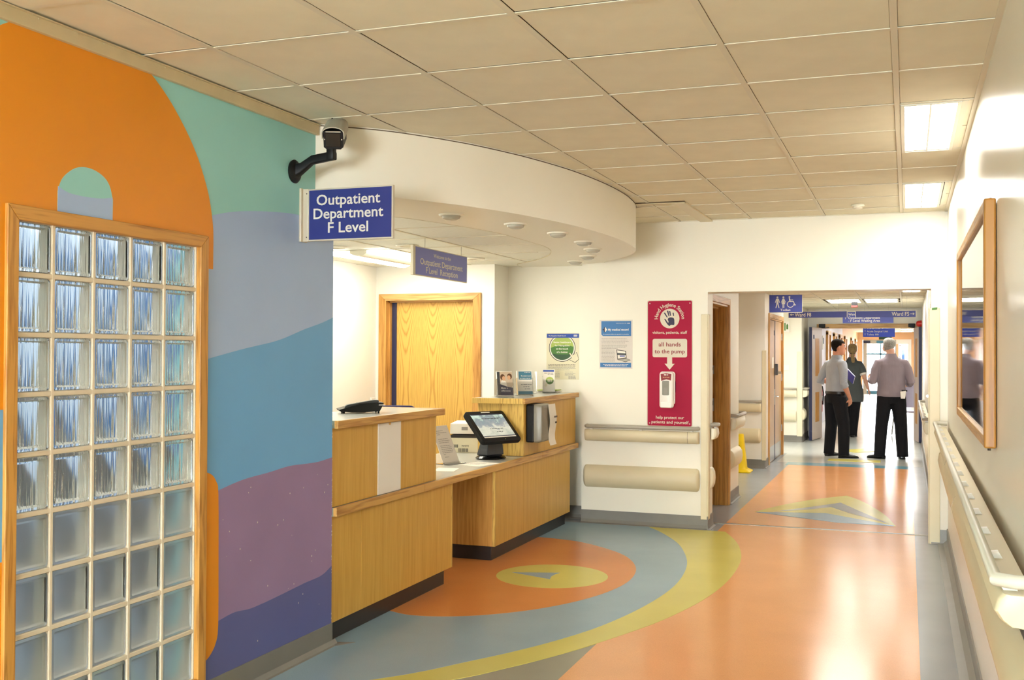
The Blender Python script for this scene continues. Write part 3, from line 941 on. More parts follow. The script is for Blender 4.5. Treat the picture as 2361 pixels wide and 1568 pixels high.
# doorway in the passage: frame, rebate and two strike plates, the room door swung away
d = wall_door('door_2', (PX, 10.08, 0), FACE_EAST, 1.15, 1.995, 0.20, 'open doorway with an oak frame on the left of the passage', 'jamb')
hw = 0.575
part('door_stop', MB().box(hw - 0.052, hw - 0.03, 0, 1.965, -0.125, -0.09), 'jamb', d)
part('door_stop', MB().box(-hw + 0.03, hw - 0.03, 1.945, 1.965, -0.125, -0.09), 'jamb_h', d)
for z0, z1 in ((1.30, 1.385), (0.93, 1.06)):
    p = part('strike_plate', MB().box(hw - 0.0335, hw - 0.030, z0, z1, -0.162, -0.134, 0.001), 'steel', d)
    part('latch_hole', MB().box(hw - 0.0345, hw - 0.0334, z0 + (z1 - z0) * 0.45, z0 + (z1 - z0) * 0.8, -0.155, -0.142), 'print_dark', p)
struct('wall_side_room', MB().box(-2.8, -2.7, 9.45, 11.2, 0, SZ), 'counter_dark')

# pair of doors on the left before the crossing
d = wall_door('door_3', (-1.75, 15.445, 0), FACE_EAST, 1.65, 2.00, 0.10, 'pair of pale oak doors with black seals and steel kick plates', 'door_plain')
for x0, x1 in ((-0.795, -0.045), (-0.005, 0.795)):
    lf = part('door_leaf', MB().box(x0, x1, 0.008, 1.965, -0.055, -0.012, 0.002), 'door_plain', d)
    part('kick_plate', MB().box(x0 + 0.01, x1 - 0.01, 0.02, 0.22, -0.013, -0.010), 'steel', lf)
part('edge_seal', MB().box(-0.044, -0.006, 0.008, 1.965, -0.050, -0.006, 0.002), 'door_blue', d)
lk = part('lock_case', MB().box(-0.085, -0.01, 1.20, 1.36, -0.012, 0.035, 0.006), 'charcoal', d)
part('lock_knob', MB().cyl((-0.05, 1.235, 0.03), 0.018, 0.05, 'z', 16), 'steel', lk)
hd = part('handle_plate', MB().box(-0.075, -0.035, 0.78, 1.0, -0.012, -0.004, 0.002), 'steel', d)
part('lever_handle', MB().tube([(-0.055, 0.90, -0.008), (-0.055, 0.90, 0.045), (-0.165, 0.90, 0.05)], 0.010, 10), 'steel', hd)
part('door_number', MB().box(-0.14, -0.085, 1.76, 1.83, -0.013, -0.010), 'print_navy', d)
part('notice', MB().box(-0.36, -0.16, 1.30, 1.45, -0.013, -0.010), 'paper', d)
for z in (0.35, 1.1, 1.7):
    part('hinge', MB().cyl((0.80, z, -0.004), 0.008, 0.10, 'y', 10), 'steel', d)

# door in the right wall of the passage, seen edge on
d = wall_door('door_4', (PR, 10.0, 0), FACE_WEST, 0.95, 2.0, 0.06, 'pale door with a chrome lever in the right wall of the passage', 'door_pale')
lf = part('door_leaf', MB().box(-0.445, 0.445, 0.008, 1.97, -0.04, -0.004, 0.002), 'door_pale', d)
part('kick_plate', MB().box(-0.43, 0.43, 0.02, 0.25, -0.004, -0.002), 'steel', lf)
hp = part('handle_plate', MB().box(-0.40, -0.36, 1.02, 1.24, -0.004, 0.004, 0.002), 'chrome', lf)
part('lever_handle', MB().tube([(-0.38, 1.13, 0), (-0.38, 1.13, 0.055), (-0.26, 1.13, 0.06)], 0.011, 10), 'chrome', hp)
part('push_plate', MB().box(-0.41, -0.33, 1.27, 1.55, -0.004, 0.0, 0.001), 'chrome', lf)

# fire doors held open across the passage
d = structure('door_5', (0, 19.80, 0), (0, 0, 0), 'pair of fire doors with blue edges standing open across the passage')
part('frame_head', MB().box(-1.525, 0.20, -0.02, 0.12, 1.957, 2.035, 0.003), 'jamb_h', d)
for x in (-1.515, 0.155):
    part('frame_post', MB().box(x, x + 0.04, -0.01, 0.12, 0, 1.957), 'jamb', d)
def fire_leaf(hx, hy, ex, ey, side, lab):
    a = math.atan2(ey - hy, ex - hx)
    L = math.hypot(ex - hx, ey - hy)
    e = bpy.data.objects.new('fire_door_leaf', None); COL.objects.link(e); e.parent = d
    e.location = (hx, hy - 19.80, 0); e.rotation_euler = (0, 0, a)
    e['label'] = lab
    s = side
    part('leaf_panel', MB().box(0, L - 0.012, -0.022, 0.022, 0.01, 1.962, 0.002), 'door_pale', e)
    part('edge_strip', MB().box(L - 0.012, L, -0.024, 0.024, 0.01, 1.962, 0.002), 'door_blue', e)
    if s > 0:
        part('blue_face', MB().box(0.0, L - 0.002, -0.0245, -0.0222, 0.01, 1.962), 'door_blue', e)
    for z0, z1 in ((0.31, 0.83), (1.11, 1.77)):
        part('vision_bead', MB().box(L * 0.30, L * 0.66, s * 0.022 - 0.004, s * 0.022 + 0.004, z0, z1, 0.001), 'vision', e)
    return e
eL = fire_leaf(-1.452, 19.76, -1.562, 18.95, 1, 'left leaf standing open against the wall')
eR = fire_leaf(0.128, 19.78, 0.205, 19.20, -1, 'right leaf standing open')
part('door_number', MB().box(0.62, 0.72, 0.0225, 0.0245, 1.76, 1.83), 'print_navy', eL)
for x, nm in ((-1.43, 'left'), (0.07, 'right')):
    c = thing('door_closer', 'black door closer above the %s fire door leaf' % nm, 'door closer', (x, 19.765, 2.0))
    part('closer_body', MB().box(-0.055, 0.055, -0.03, 0.015, -0.03, 0.035, 0.008), 'black', c)
    part('closer_arm', MB().tube([(-0.02, -0.02, -0.03), (0.05, -0.09, -0.04), (0.12, -0.03, -0.03)], 0.006, 8), 'charcoal', c)

# doors along the far corridor
for k, y in enumerate((22.9, 25.9, 28.3, 30.6, 33.2, 37.0, 40.0)):
    d = structure('door_%d' % (6 + k), (-1.75, y, 0), FACE_EAST)
    for s in (-1, 1):
        part('jamb', MB().box(s * 0.5 - 0.05, s * 0.5 + 0.05, 0, 2.0, 0, 0.05, 0.003), 'jamb', d)
    part('head', MB().box(-0.55, 0.55, 1.94, 2.03, 0, 0.05, 0.003), 'jamb_h', d)
    part('door_leaf', MB().box(-0.45, 0.45, 0.01, 1.94, 0, 0.02), 'board_v', d)

# ------------------------------------------------------------------ lamps
def luminaire(name, label, x0, x1, y0, y1, z, mat, group, split='x'):
    t = thing(name, label, 'ceiling light', ((x0 + x1) / 2, (y0 + y1) / 2, z), (0, 0, 0), group)
    w, dd = (x1 - x0) / 2, (y1 - y0) / 2
    f = 0.018
    m = MB()
    m.box(-w, -w + f, -dd, dd, -0.004, 0.03).box(w - f, w, -dd, dd, -0.004, 0.03)
    m.box(-w + f, w - f, -dd, -dd + f, -0.004, 0.03).box(-w + f, w - f, dd - f, dd, -0.004, 0.03)
    part('frame', m, 'fit_white', t)
    part('diffuser', MB().box(-w + f, -0.004, -dd + f, dd - f, 0.002, 0.012), mat, t)
    part('diffuser', MB().box(0.004, w - f, -dd + f, dd - f, 0.002, 0.012), mat, t)
    part('spine', MB().box(-0.004, 0.004, -dd + f, dd - f, -0.003, 0.014), 'fit_white', t)
    return t
LG = 'corridor ceiling lights by the right wall'
luminaire('ceiling_light', 'nearer bright recessed ceiling light beside the right wall', -0.030, 0.232, 5.15, 6.36, CZ, 'lamp', LG)
luminaire('ceiling_light', 'farther bright recessed ceiling light beside the right wall, near the header', -0.030, 0.228, 7.55, 8.80, CZ, 'lamp', LG)
for k, (x, y) in enumerate(((-1.55, -0.9), (-1.25, -3.2), (-1.25, -5.8))):  # fill lamps added out of view to lift mural, floor and ceiling
    luminaire('ceiling_light', ('first', 'second', 'third')[k] + ' added fill light on the ceiling behind the viewer', x, x + 0.58, y, y + 1.2, CZ - 0.016, 'lamp_fill', LG)
PG = 'passage ceiling lights'
luminaire('ceiling_light', 'left one of the pair of bright ceiling lights above the hanging ward signs', -1.135, -0.655, 16.25, 17.35, SZ, 'lamp_pass', PG)
luminaire('ceiling_light', 'right one of the pair of bright ceiling lights above the hanging ward signs', -0.60, -0.125, 16.25, 17.35, SZ, 'lamp_pass', PG)
luminaire('ceiling_light', 'small ceiling light at the top right of the passage opening', -0.07, 0.165, 13.88, 14.45, SZ, 'lamp_pass', PG)
luminaire('ceiling_light', 'fill light added out of sight on the passage ceiling', -1.0, -0.35, 12.0, 13.1, SZ - 0.016, 'lamp_pass2', PG)  # unseen lamp added to brighten the alcove wall
luminaire('ceiling_light', 'ceiling light of the crossing passage on the left', -3.2, -2.6, 17.0, 18.0, SZ - 0.016, 'lamp_pass2', PG)
for k, y in enumerate((22.0, 26.5, 31.0, 35.5, 39.0)):
    luminaire('ceiling_light', ('ceiling light number %s of the corridor beyond the fire doors' % ('one', 'two', 'three', 'four', 'five')[k]), -0.20, 0.16, y, y + 1.1, SZ - 0.016, 'lamp_far', 'far corridor ceiling lights')
luminaire('ceiling_light', 'cool ceiling light of the room behind the glass blocks', -5.2, -4.6, 2.4, 3.6, CZ, 'lamp_room', 'consulting room light')

# reception fitting: two curved wings around a hanging spine
def reception_light(x, y, label):
    t = thing('reception_light', label, 'ceiling light', (x, y, SZ), (0, 0, 0), 'reception ceiling lights')
    m = MB()
    m.box(-0.30, -0.285, -0.6, 0.6, 0.0, 0.03).box(0.285, 0.30, -0.6, 0.6, 0.0, 0.03)
    m.box(-0.285, 0.285, -0.6, -0.585, 0.0, 0.03).box(-0.285, 0.285, 0.585, 0.6, 0.0, 0.03)
    part('frame', m, 'fit_white', t)
    for s in (-1, 1):
        pr = [(s * (0.075 + 0.21 * k / 6), 0.004 - 0.045 * math.sin(PI * k / 6) ** 0.8) for k in range(7)]
        pl = pr + [(s * 0.285, 0.012), (s * 0.075, 0.012)]
        part('diffuser', MB().prism(pl, -0.58, 0.58, 'y'), 'lamp_recept', t, 40)
    sp = [(-0.075, 0.012)] + [(-0.075 + 0.15 * k / 6, -0.02 - 0.022 * math.sin(PI * k / 6)) for k in range(7)] + [(0.075, 0.012)]
    part('spine', MB().prism(sp, -0.585, 0.585, 'y'), 'fit_white', t, 40)
    return t
reception_light(-4.04, 7.97, 'curved twin ceiling light over the reception office')
reception_light(-4.04, 5.60, 'ceiling light of the reception office hidden behind the painted wall')

ords = ('first', 'second', 'third', 'fourth', 'fifth', 'sixth', 'seventh')
for k, (x, y) in enumerate(((-2.46, 5.60), (-2.26, 6.13), (-2.165, 6.68), (-2.16, 7.27), (-2.25, 7.81), (-2.45, 8.36), (-2.69, 8.80))):
    t = thing('downlight', 'small round downlight in the curved soffit, %s along it from the camera end' % ords[k], 'downlight', (x, y, SZ), (0, 0, 0), 'downlights in the curved soffit')
    m = MB(); m.lathe([(0.045, 0.0), (0.052, -0.004), (0.063, -0.010), (0.070, -0.008), (0.073, 0.0), (0.06, 0.002)], 24)
    part('trim_ring', m, 'fit_white', t, 40)
    part('lens', MB().lathe([(0.048, 0.0), (0.054, -0.010), (0.050, -0.022), (0.034, -0.030), (0.004, -0.032)], 24), 'downlight', t, 40)
for k, (x, y, lab) in enumerate(((-3.50, 7.16, 'round ceiling vent left of the hanging welcome sign'), (-3.44, 8.33, 'round ceiling vent right of the hanging welcome sign'), (-4.06, 7.10, 'round ceiling vent beside the painted wall edge'))):
    t = thing('ceiling_vent', lab, 'vent', (x, y, SZ), (0, 0, 0), 'round vents of the reception ceiling')
    part('vent_ring', MB().lathe([(0.055, 0.002), (0.058, -0.008), (0.085, -0.006), (0.088, 0.004)], 28), 'fit_white', t, 40)
    part('vent_cone', MB().lathe([(0.054, 0.008), (0.05, 0.004), (0.004, 0.001)], 24), 'gap', t, 40)
t = thing('smoke_detector', 'small cream smoke detector on the corridor ceiling tiles', 'detector', (-0.354, 8.50, CZ + 0.004))
part('base', MB().lathe([(0.045, 0.0), (0.050, -0.010), (0.046, -0.016)], 24), 'fit_white', t, 40)
part('head', MB().lathe([(0.034, -0.016), (0.036, -0.028), (0.026, -0.036), (0.003, -0.038)], 24), 'fit_white', t, 40)

# ------------------------------------------------------------------ handrails, bumpers, corner guards
def handrail(name, label, loc, rot, L, rail_mat='rail_grey', cover='beige', group=None, bracket_step=0.5, h=0.12, out=0.075, joint=None, near_turn=False):
    """runs along local x from 0 to L, y up (0 = underside of the cover), z out of the wall"""
    t = thing(name, label, 'handrail', loc, rot, group)
    r = 0.017
    zt = h + 0.028
    if near_turn:
        pts = [(0.0, zt, 0.0), (0.0, zt, out * 0.55)] + [(0.0 + 0.04 * (1 - math.cos(a)), zt, out * 0.55 + (out * 0.45) * math.sin(a)) for a in (0.35, 0.75, 1.15, 1.57)] + [(L, zt, out)]
    else:
        pts = [(0.012, zt, 0.01), (0.012, zt, out * 0.6), (0.035, zt, out), (L - 0.035, zt, out), (L - 0.012, zt, out * 0.6), (L - 0.012, zt, 0.01)]
    part('rail', MB().tube(pts, r, 14), rail_mat, t, 50)
    prof = [(0.0, 0.02), (0.006, out * 0.72), (0.022, out * 0.93), (h * 0.5, out * 1.06), (h - 0.014, out * 0.98), (h, out * 0.86), (h, 0.02)]
    m = MB()
    def ringx(x, k):
        return [(x, h / 2 + (y - h / 2) * (0.82 + 0.18 * k), z * (0.35 + 0.65 * k)) for y, z in prof]
    st = [(0.0, 0.72), (0.003, 0.88), (0.010, 0.97), (0.022, 1.0), (L - 0.022, 1.0), (L - 0.010, 0.97), (L - 0.003, 0.88), (L, 0.72)]
    m.loft([ringx(x, k) for x, k in st])
    part('cover', m, cover, t, 35)
    if joint:
        part('cover_joint', MB().prism([(y, z + 0.001) for y, z in prof], joint, joint + 0.003, 'x'), 'metal_dark', t)
    n = max(2, int(L / bracket_step) + 1)
    for k in range(n):
        x = 0.06 + (L - 0.12) * k / (n - 1)
        part('bracket', MB().prism([(h - 0.004, out * 0.48), (h - 0.004, out * 0.8), (zt - 0.012, out * 0.92), (zt - 0.008, out * 0.62)], x - 0.012, x + 0.012, 'x'), 'white_pl', t)
    return t
def bumper(name, label, loc, rot, L, h=0.195, out=0.05, mat='beige', group=None, joint=None, shade_strip=False):
    t = thing(name, label, 'bumper rail', loc, rot, group)
    if shade_strip:
        part('top_shade_strip', MB().box(0.03, L - 0.03, h - 0.003, h + 0.004, 0.0, 0.022), 'charcoal', t)  # dark strip standing in for the shadow line above the bumper
    prof = [(0.0, 0.0), (0.012, out * 0.45), (h * 0.22, out * 0.85), (h * 0.5, out), (h * 0.78, out * 0.85), (h - 0.012, out * 0.45), (h, 0.0)]
    part('profile', MB().prism(prof, 0.03, L - 0.03, 'x'), mat, t, 40)
    for s in (0, 1):
        rings = []
        for k in range(6):
            a = k / 5.0
            sc = math.sqrt(max(0.0, 1 - a * a)) * 0.999 + 0.001
            x = 0.0295 * (1 - a) if s == 0 else L - 0.0295 * (1 - a)
            rings.append([(x, h / 2 + (y - h / 2) * (0.55 + 0.45 * sc), z * (0.1 + 0.9 * sc)) for y, z in prof])
        rings = [[(0.0295 * (1 - k / 5.0) if s == 0 else L - 0.0295 * (1 - k / 5.0), p[1], p[2]) for p in r] for k, r in enumerate(rings)]
        part('end_cap', MB().loft(rings), mat, t, 40)
    if joint:
        part('profile_joint', MB().prism([(y, z + 0.0008) for y, z in prof], joint, joint + 0.003, 'x'), 'metal_dark', t)
    return t
def guard(name, label, x0, x1, y, z0, z1, ret=0.075, mat='beige', side=1):
    """L-shaped corner guard; front face at y facing -Y, the return runs back (+Y) at the corner x1 (side=1) or x0 (side=-1)"""
    t = thing(name, label, 'corner guard', ((x0 + x1) / 2, y, z0), (0, 0, 0), 'corner guards')
    w, H = (x1 - x0) / 2, z1 - z0
    part('front_flange', MB().box(-w, w, -0.012, 0.0, 0, H, 0.003), mat, t)
    xa = (w, w + 0.010) if side > 0 else (-w - 0.010, -w)
    part('side_flange', MB().box(xa[0], xa[1], -0.010, ret, 0, H, 0.003), mat, t)
    return t

handrail('handrail', 'short grey and beige handrail under the magenta hygiene sign', (-2.675, EY, 0.728), FACE_SOUTH, 1.008, 'rail_grey', 'beige_warm', None, 0.45, 0.105, 0.08, 0.915)
bumper('bumper_rail', 'rounded beige bumper rail low on the pier under the hygiene sign', (-2.70, EY, 0.318), FACE_SOUTH, 1.035, 0.198, 0.055, 'beige_warm')
guard('corner_guard', 'beige corner guard on the pier beside the doorway frame', -1.655, -1.600, EY, 0.086, 1.84, 0.075, 'beige')
guard('corner_guard', 'beige corner guard on the right side of the passage opening, torn tape on top', 0.166, 0.243, EY, 0.0, 1.875, 0.05, 'beige', -1)
gt = thing('tape_scrap', 'torn scrap of green tape on top of the right corner guard', 'tape', (0.205, EY - 0.013, 1.868))
part('strip', MB().hexa([(-0.022, -0.003, -0.010), (0.016, -0.003, -0.006), (0.016, 0.003, -0.006), (-0.022, 0.003, -0.010)], [(-0.02, -0.002, 0.008), (0.02, -0.002, 0.012), (0.02, 0.004, 0.012), (-0.02, 0.004, 0.008)]), 'print_green', gt)
# right wall
handrail('handrail', 'long cream handrail running along the right wall below the framed board', (RX, 8.95, 0.855), FACE_WEST, 6.17, 'rail_cream', 'beige', None, 0.42, 0.085, 0.10, 2.6)
bumper('bumper_rail', 'long beige bumper rail low along the right wall', (RX, 8.9, 0.585), FACE_WEST, 7.4, 0.20, 0.080, 'beige', None, 2.75, True)
# passage
handrail('handrail', 'stub of handrail just inside the passage doorway on the pier reveal', (-1.60, 9.19, 0.76), FACE_EAST, 0.15, 'rail_grey', 'cream_pl', None, 0.1, 0.10, 0.06)
bumper('bumper_rail', 'stub of bumper rail on the pier reveal', (-1.60, 9.19, 0.33), FACE_EAST, 0.15, 0.19, 0.035, 'cream_pl')
handrail('handrail', 'handrail between the oak doorway and the alcove with the yellow cone', (PX, 10.73, 0.735), FACE_EAST, 0.61, 'rail_grey', 'cream_pl', None, 0.4, 0.12, 0.075)
bumper('bumper_rail', 'bumper rail below the handrail beside the oak doorway', (PX, 10.73, 0.34), FACE_EAST, 0.59, 0.20, 0.055, 'beige')
guard('corner_guard', 'thin corner guard at the alcove corner before the yellow cone', -1.700, -1.6695, 11.362, 0.10, 1.53, 0.012, 'beige', -1)
handrail('handrail', 'handrail on the alcove wall above the yellow cone', (-2.45, 14.2, 0.735), FACE_SOUTH, 0.66, 'rail_grey', 'beige', None, 0.3, 0.115, 0.07)
bumper('bumper_rail', 'bumper rail on the alcove wall behind the yellow cone', (-2.45, 14.2, 0.33), FACE_SOUTH, 0.655, 0.19, 0.05, 'beige')
guard('corner_guard', 'corner guard on the alcove wall left of the pale oak double doors', -1.785, -1.745, 14.2, 0.105, 1.545, 0.06, 'beige', 1)
handrail('handrail', 'handrail on the bright wall of the crossing passage', (-2.6, 18.6, 0.76), FACE_SOUTH, 0.84, 'rail_grey', 'cream_pl', None, 0.4, 0.12, 0.07)
bumper('bumper_rail', 'bumper rail on the bright wall of the crossing passage', (-2.6, 18.6, 0.34), FACE_SOUTH, 0.84, 0.20, 0.05, 'cream_pl')
guard('corner_guard', 'pale corner guard on the bright wall of the crossing passage', -1.755, -1.678, 18.6, 0.10, 1.54, 0.06, 'cream_pl', 1)
handrail('handrail', 'short handrail on the corner left of the open fire door', (-1.68, 18.62, 0.76), FACE_EAST, 0.42, 'rail_grey', 'cream_pl', None, 0.2, 0.12, 0.09)
bumper('bumper_rail', 'short bumper rail on the corner left of the open fire door', (-1.68, 18.62, 0.36), FACE_EAST, 0.40, 0.20, 0.055, 'cream_pl')
handrail('handrail', 'handrail on the right wall of the passage past the chrome lever door', (PR, 14.9, 0.74), FACE_WEST, 4.1, 'rail_grey', 'cream_pl', None, 0.6, 0.12, 0.085)
bumper('bumper_rail', 'bumper rail on the right wall of the passage past the chrome lever door', (PR, 14.9, 0.36), FACE_WEST, 4.1, 0.20, 0.05, 'cream_pl')
t = thing('wall_switch', 'white light switch plate on the bright crossing passage wall', 'switch', (-1.93, 18.6, 1.26), FACE_SOUTH)
part('plate', MB().box(-0.045, 0.045, -0.045, 0.045, 0.0, 0.010, 0.002), 'white_pl', t)
part('rocker', MB().box(-0.012, 0.012, -0.02, 0.02, 0.010, 0.014, 0.001), 'white_pl', t)
t = thing('wall_switch', 'white socket plate on the reception office wall left of the oak door', 'socket', (-4.695, 8.87, 1.045), FACE_EAST)
part('plate', MB().box(-0.035, 0.035, -0.035, 0.035, 0, 0.012, 0.002), 'white_pl', t)
part('rocker', MB().box(-0.010, 0.010, -0.018, 0.018, 0.012, 0.016, 0.001), 'white_pl', t)
def ftext(parent, s, cx, by, w, cap, z, mat, bold=0.014, align='CENTER', name='lettering', depth=0.0004, shear=0.0, arc=None):
    """text with cap height CAP fitted to width W, baseline at BY"""
    o = text(parent, s, cap / 0.70, 0, 0, z, mat, 'LEFT', 1.0, bold, name, None, depth, shear)
    me = o.data
    if len(me.vertices) == 0:
        return o
    lo = min(v.co.x for v in me.vertices); hi = max(v.co.x for v in me.vertices)
    k = w / max(1e-6, hi - lo)
    off = -w / 2 if align == 'CENTER' else 0.0
    for v in me.vertices:
        v.co.x = (v.co.x - lo) * k + off
        if arc:
            th = v.co.x / arc
            r = arc + v.co.y
            v.co.x, v.co.y = r * math.sin(th), r * math.cos(th)
    o.location = (cx, by, z)
    return o

# ------------------------------------------------------------------ reception counter
CF = -2.745   # front of the worktop lipping
PF = -2.775   # front of the panels
def counter_base(name, label, y0, y1, ys, open_left):
    t = thing(name, label, 'counter', (PF, (y0 + y1) / 2, 0), (0, 0, 0), 'counter base units')
    def Y(y): return y - (y0 + y1) / 2
    part('plinth', MB().box(-0.65, -0.045, Y(y0) + (0.045 if open_left else 0), Y(y1) - (0.0 if open_left else 0.03), 0, 0.112, 0.002), 'plinth', t)
    for k in range(len(ys) - 1):
        part('front_panel', MB().box(-0.018, 0.0, Y(ys[k]) + (0.019 if (k == 0 and open_left) else 0.0006), Y(ys[k + 1]) - (0.019 if (k == len(ys) - 2 and not open_left) else 0.0006), 0.112, 0.6590, 0.001, 1), 'counter_v', t)
    part('back_panel', MB().box(-0.70, -0.68, Y(y0), Y(y1), 0.0, 0.659), 'counter_dark', t)
    ye = y0 if open_left else y1
    s = 1 if open_left else -1
    part('end_panel', MB().box(-0.70, -0.02, min(Y(ye), Y(ye) + s * 0.018), max(Y(ye), Y(ye) + s * 0.018), 0.112, 0.659), 'counter_dark', t)
    part('edge_lipping', MB().box(-0.02, 0.001, min(Y(ye), Y(ye) + s * 0.018), max(Y(ye), Y(ye) + s * 0.018), 0.112, 0.659, 0.001, 1), 'counter_end', t)
    return t
counter_base('counter_base', 'long oak counter base left of the knee gap, black plinth, beside the painted wall', 4.81, 6.36, [4.81, 5.13, 5.62, 6.36], False)
counter_base('counter_base', 'oak counter base right of the knee gap below the touch screen', 7.12, 8.93, [7.12, 7.72, 8.33, 8.93], True)

t = thing('worktop', 'long grey laminate worktop with oak lipping along the whole reception counter', 'worktop', (CF, 6.9, 0.662))
part('surface', MB().box(-0.745, -0.022, -2.09, 2.19, -0.002, 0.042), 'laminate', t)
for a, b in ((-2.09, -1.03), (-1.029, 1.20), (1.201, 2.19)):
    part('lipping', MB().box(-0.022, 0.0, a, b, -0.002, 0.0435, 0.003), 'counter_edge', t)

def raised(name, label, y0, y1, ys, end, slab_y0, slab_y1):
    t = thing(name, label, 'counter', (PF, (y0 + y1) / 2, 0.7062), (0, 0, 0), 'raised counter units')
    def Y(y): return y - (y0 + y1) / 2
    for k in range(len(ys) - 1):
        part('front_panel', MB().box(-0.018, 0.0, Y(ys[k]) + (0.02 if (end < 0 and k == 0) else 0.0005), Y(ys[k + 1]) - (0.0185 if (end > 0 and k == len(ys) - 2) else 0.0005), 0.0, 0.406, 0.001, 1), 'counter_v', t)
    ye = y0 if end < 0 else y1
    s = -end
    part('end_panel', MB().box(-0.38, 0.0, min(Y(ye), Y(ye) + s * 0.018), max(Y(ye), Y(ye) + s * 0.018), 0.0, 0.406, 0.001, 1), 'counter_end', t)
    part('back_panel', MB().box(-0.38, -0.365, Y(y0) + 0.02, Y(y1) - 0.02, 0.0, 0.406), 'counter_dark', t)
    sl = part('shelf_top', MB().box(-0.41, 0.012, Y(slab_y0) + 0.022, Y(slab_y1) - (0.022 if end > 0 else 0), 0.406, 0.445), 'laminate', t)
    part('lipping', MB().box(0.012, 0.034, Y(slab_y0), Y(slab_y1), 0.405, 0.447, 0.003), 'counter_edge', sl)
    yb = slab_y0 if end < 0 else slab_y1
    part('lipping', MB().box(-0.41, 0.012, min(Y(yb), Y(yb) + s * 0.022), max(Y(yb), Y(yb) + s * 0.022), 0.405, 0.447, 0.002), 'counter_end' if end < 0 else 'counter_edge', sl)
    return t
raised('raised_counter', 'raised oak counter unit with the black desk phone on top', 4.81, 6.10, [4.81, 5.312, 5.595, 6.10], 1, 4.81, 6.16)
raised('raised_counter', 'raised oak counter unit at the far end carrying the leaflets', 7.72, 9.09, [7.72, 9.09], -1, 7.66, 9.09)

t = thing('notice_holder', 'empty white notice holder on the front of the raised counter', 'notice holder', (PF + 0.0008, 5.452, 0.905), FACE_EAST)
part('board', MB().box(-0.142, 0.142, -0.198, 0.200, 0, 0.004, 0.001, 1), 'white_pl', t)
part('thumb_notch', MB().prism([(0.0 + 0.014 * math.cos(a * PI / 10), 0.1995 - 0.014 * math.sin(a * PI / 10)) for a in range(11)], 0.004, 0.0046), 'counter_edge', t)

# desk phone
t = thing('desk_phone', 'black desk phone on the raised counter', 'phone', (-3.0, 5.52, 1.1528), (0, 0, math.radians(35)))
pr = [(-0.125, 0.012), (-0.13, 0.022), (-0.02, 0.052), (-0.01, 0.056), (0.11, 0.062), (0.128, 0.060), (0.122, 0.046), (0.105, 0.012), (0.03, 0.010), (0.02, 0.004), (-0.06, 0.006)]
part('body', MB().prism(pr, -0.09, 0.09, 'y', 0.003), 'black', t)
hs = part('handset', MB().prism([(-0.10, 0.038), (-0.085, 0.050), (0.075, 0.078), (0.10, 0.076), (0.10, 0.060), (0.07, 0.064), (-0.06, 0.040), (-0.085, 0.026)], -0.085, -0.035, 'y', 0.006), 'charcoal', t)
part('cable_clip', MB().box(0.098, 0.132, -0.094, -0.0905, 0.046, 0.050), 'white_pl', hs)
for k in range(2):
    part('foot', MB().cyl((-0.10 + 0.2 * k, -0.06, -0.001), 0.006, 0.014, 'z', 10), 'black', t)
    part('foot', MB().cyl((-0.10 + 0.2 * k, 0.06, -0.001), 0.006, 0.014, 'z', 10), 'black', t)
kp = MB()
for i in range(3):
    for j in range(4):
        x, y = -0.075 + 0.025 * j, -0.01 + 0.025 * i
        z = 0.0545 + (x + 0.02) * 0.2727 if x < -0.02 else 0.0555
        kp.box(x - 0.008, x + 0.008, y - 0.008, y + 0.008, z - 0.006, z + 0.001)
part('keypad', kp, 'charcoal', t)

# touch screen check-in kiosk
KA = math.radians(-28)
t = thing('touch_screen', 'black check-in touch screen tilted on an oval foot on the worktop', 'screen', (-2.950, 7.48, 0.7045), (0, 0, KA))
# local frame: +x points to the customer, y along the screen width
part('foot', MB().lathe([(0.005, 0.0), (0.118, 0.0), (0.126, 0.008), (0.112, 0.022), (0.07, 0.032), (0.005, 0.034)], 36).xform(Matrix.Diagonal((0.82, 1.0, 1.0, 1.0))), 'black_gloss', t, 40)
part('neck', MB().hexa([(-0.07, -0.085, 0.026), (0.055, -0.085, 0.030), (0.055, 0.085, 0.030), (-0.07, 0.085, 0.026)], [(-0.03, -0.072, 0.15), (0.05, -0.072, 0.15), (0.05, 0.072, 0.15), (-0.03, 0.072, 0.15)], 0.008), 'charcoal', t)
tilt = math.radians(47)
R = Matrix.Translation((0.015, 0, 0.236)) @ Matrix.Rotation(-tilt, 4, 'Y')
hd = MB()
hd.prism(rrect(-0.190, 0.190, -0.155, 0.155, 0.02, 4), -0.018, 0.018, 'x', 0.004)
hd.hexa([(-0.055, -0.15, -0.11), (-0.055, 0.15, -0.11), (-0.055, 0.15, 0.10), (-0.055, -0.15, 0.10)], [(-0.018, -0.19, -0.14), (-0.018, 0.19, -0.14), (-0.018, 0.19, 0.14), (-0.018, -0.19, 0.14)], 0.004)
hd.xform(R)
bez = part('bezel', hd, 'black', t, 40)
scm = NT('screen_picture')
v = scm.coords((1, 1, 1), 'Object')
nz = scm.noise(v, 16, 5, 0.6)
sx = scm.n('ShaderNodeSeparateXYZ'); scm.l(v, sx.inputs[0])
f = scm.math('ADD', scm.math('MULTIPLY', nz, 0.55), scm.math('MULTIPLY', sx.outputs[2], 1.6))
c = scm.ramp(f, [(0.08, rgb(152, 158, 150)), (0.22, rgb(176, 178, 168)), (0.30, rgb(128, 134, 140)), (0.40, rgb(112, 126, 134)), (0.46, rgb(158, 178, 172)), (0.62, rgb(186, 204, 200)), (0.75, rgb(150, 182, 190))])
scm.l(c, scm.b.inputs['Base Color']); scm.b.inputs['Roughness'].default_value = 0.12
scm.l(c, scm.b.inputs['Emission Color']); scm.b.inputs['Emission Strength'].default_value = 0.35
sp = part('screen', MB().box(0.0185, 0.0195, -0.156, 0.156, -0.118, 0.122), scm.m, t)
sp.matrix_local = R
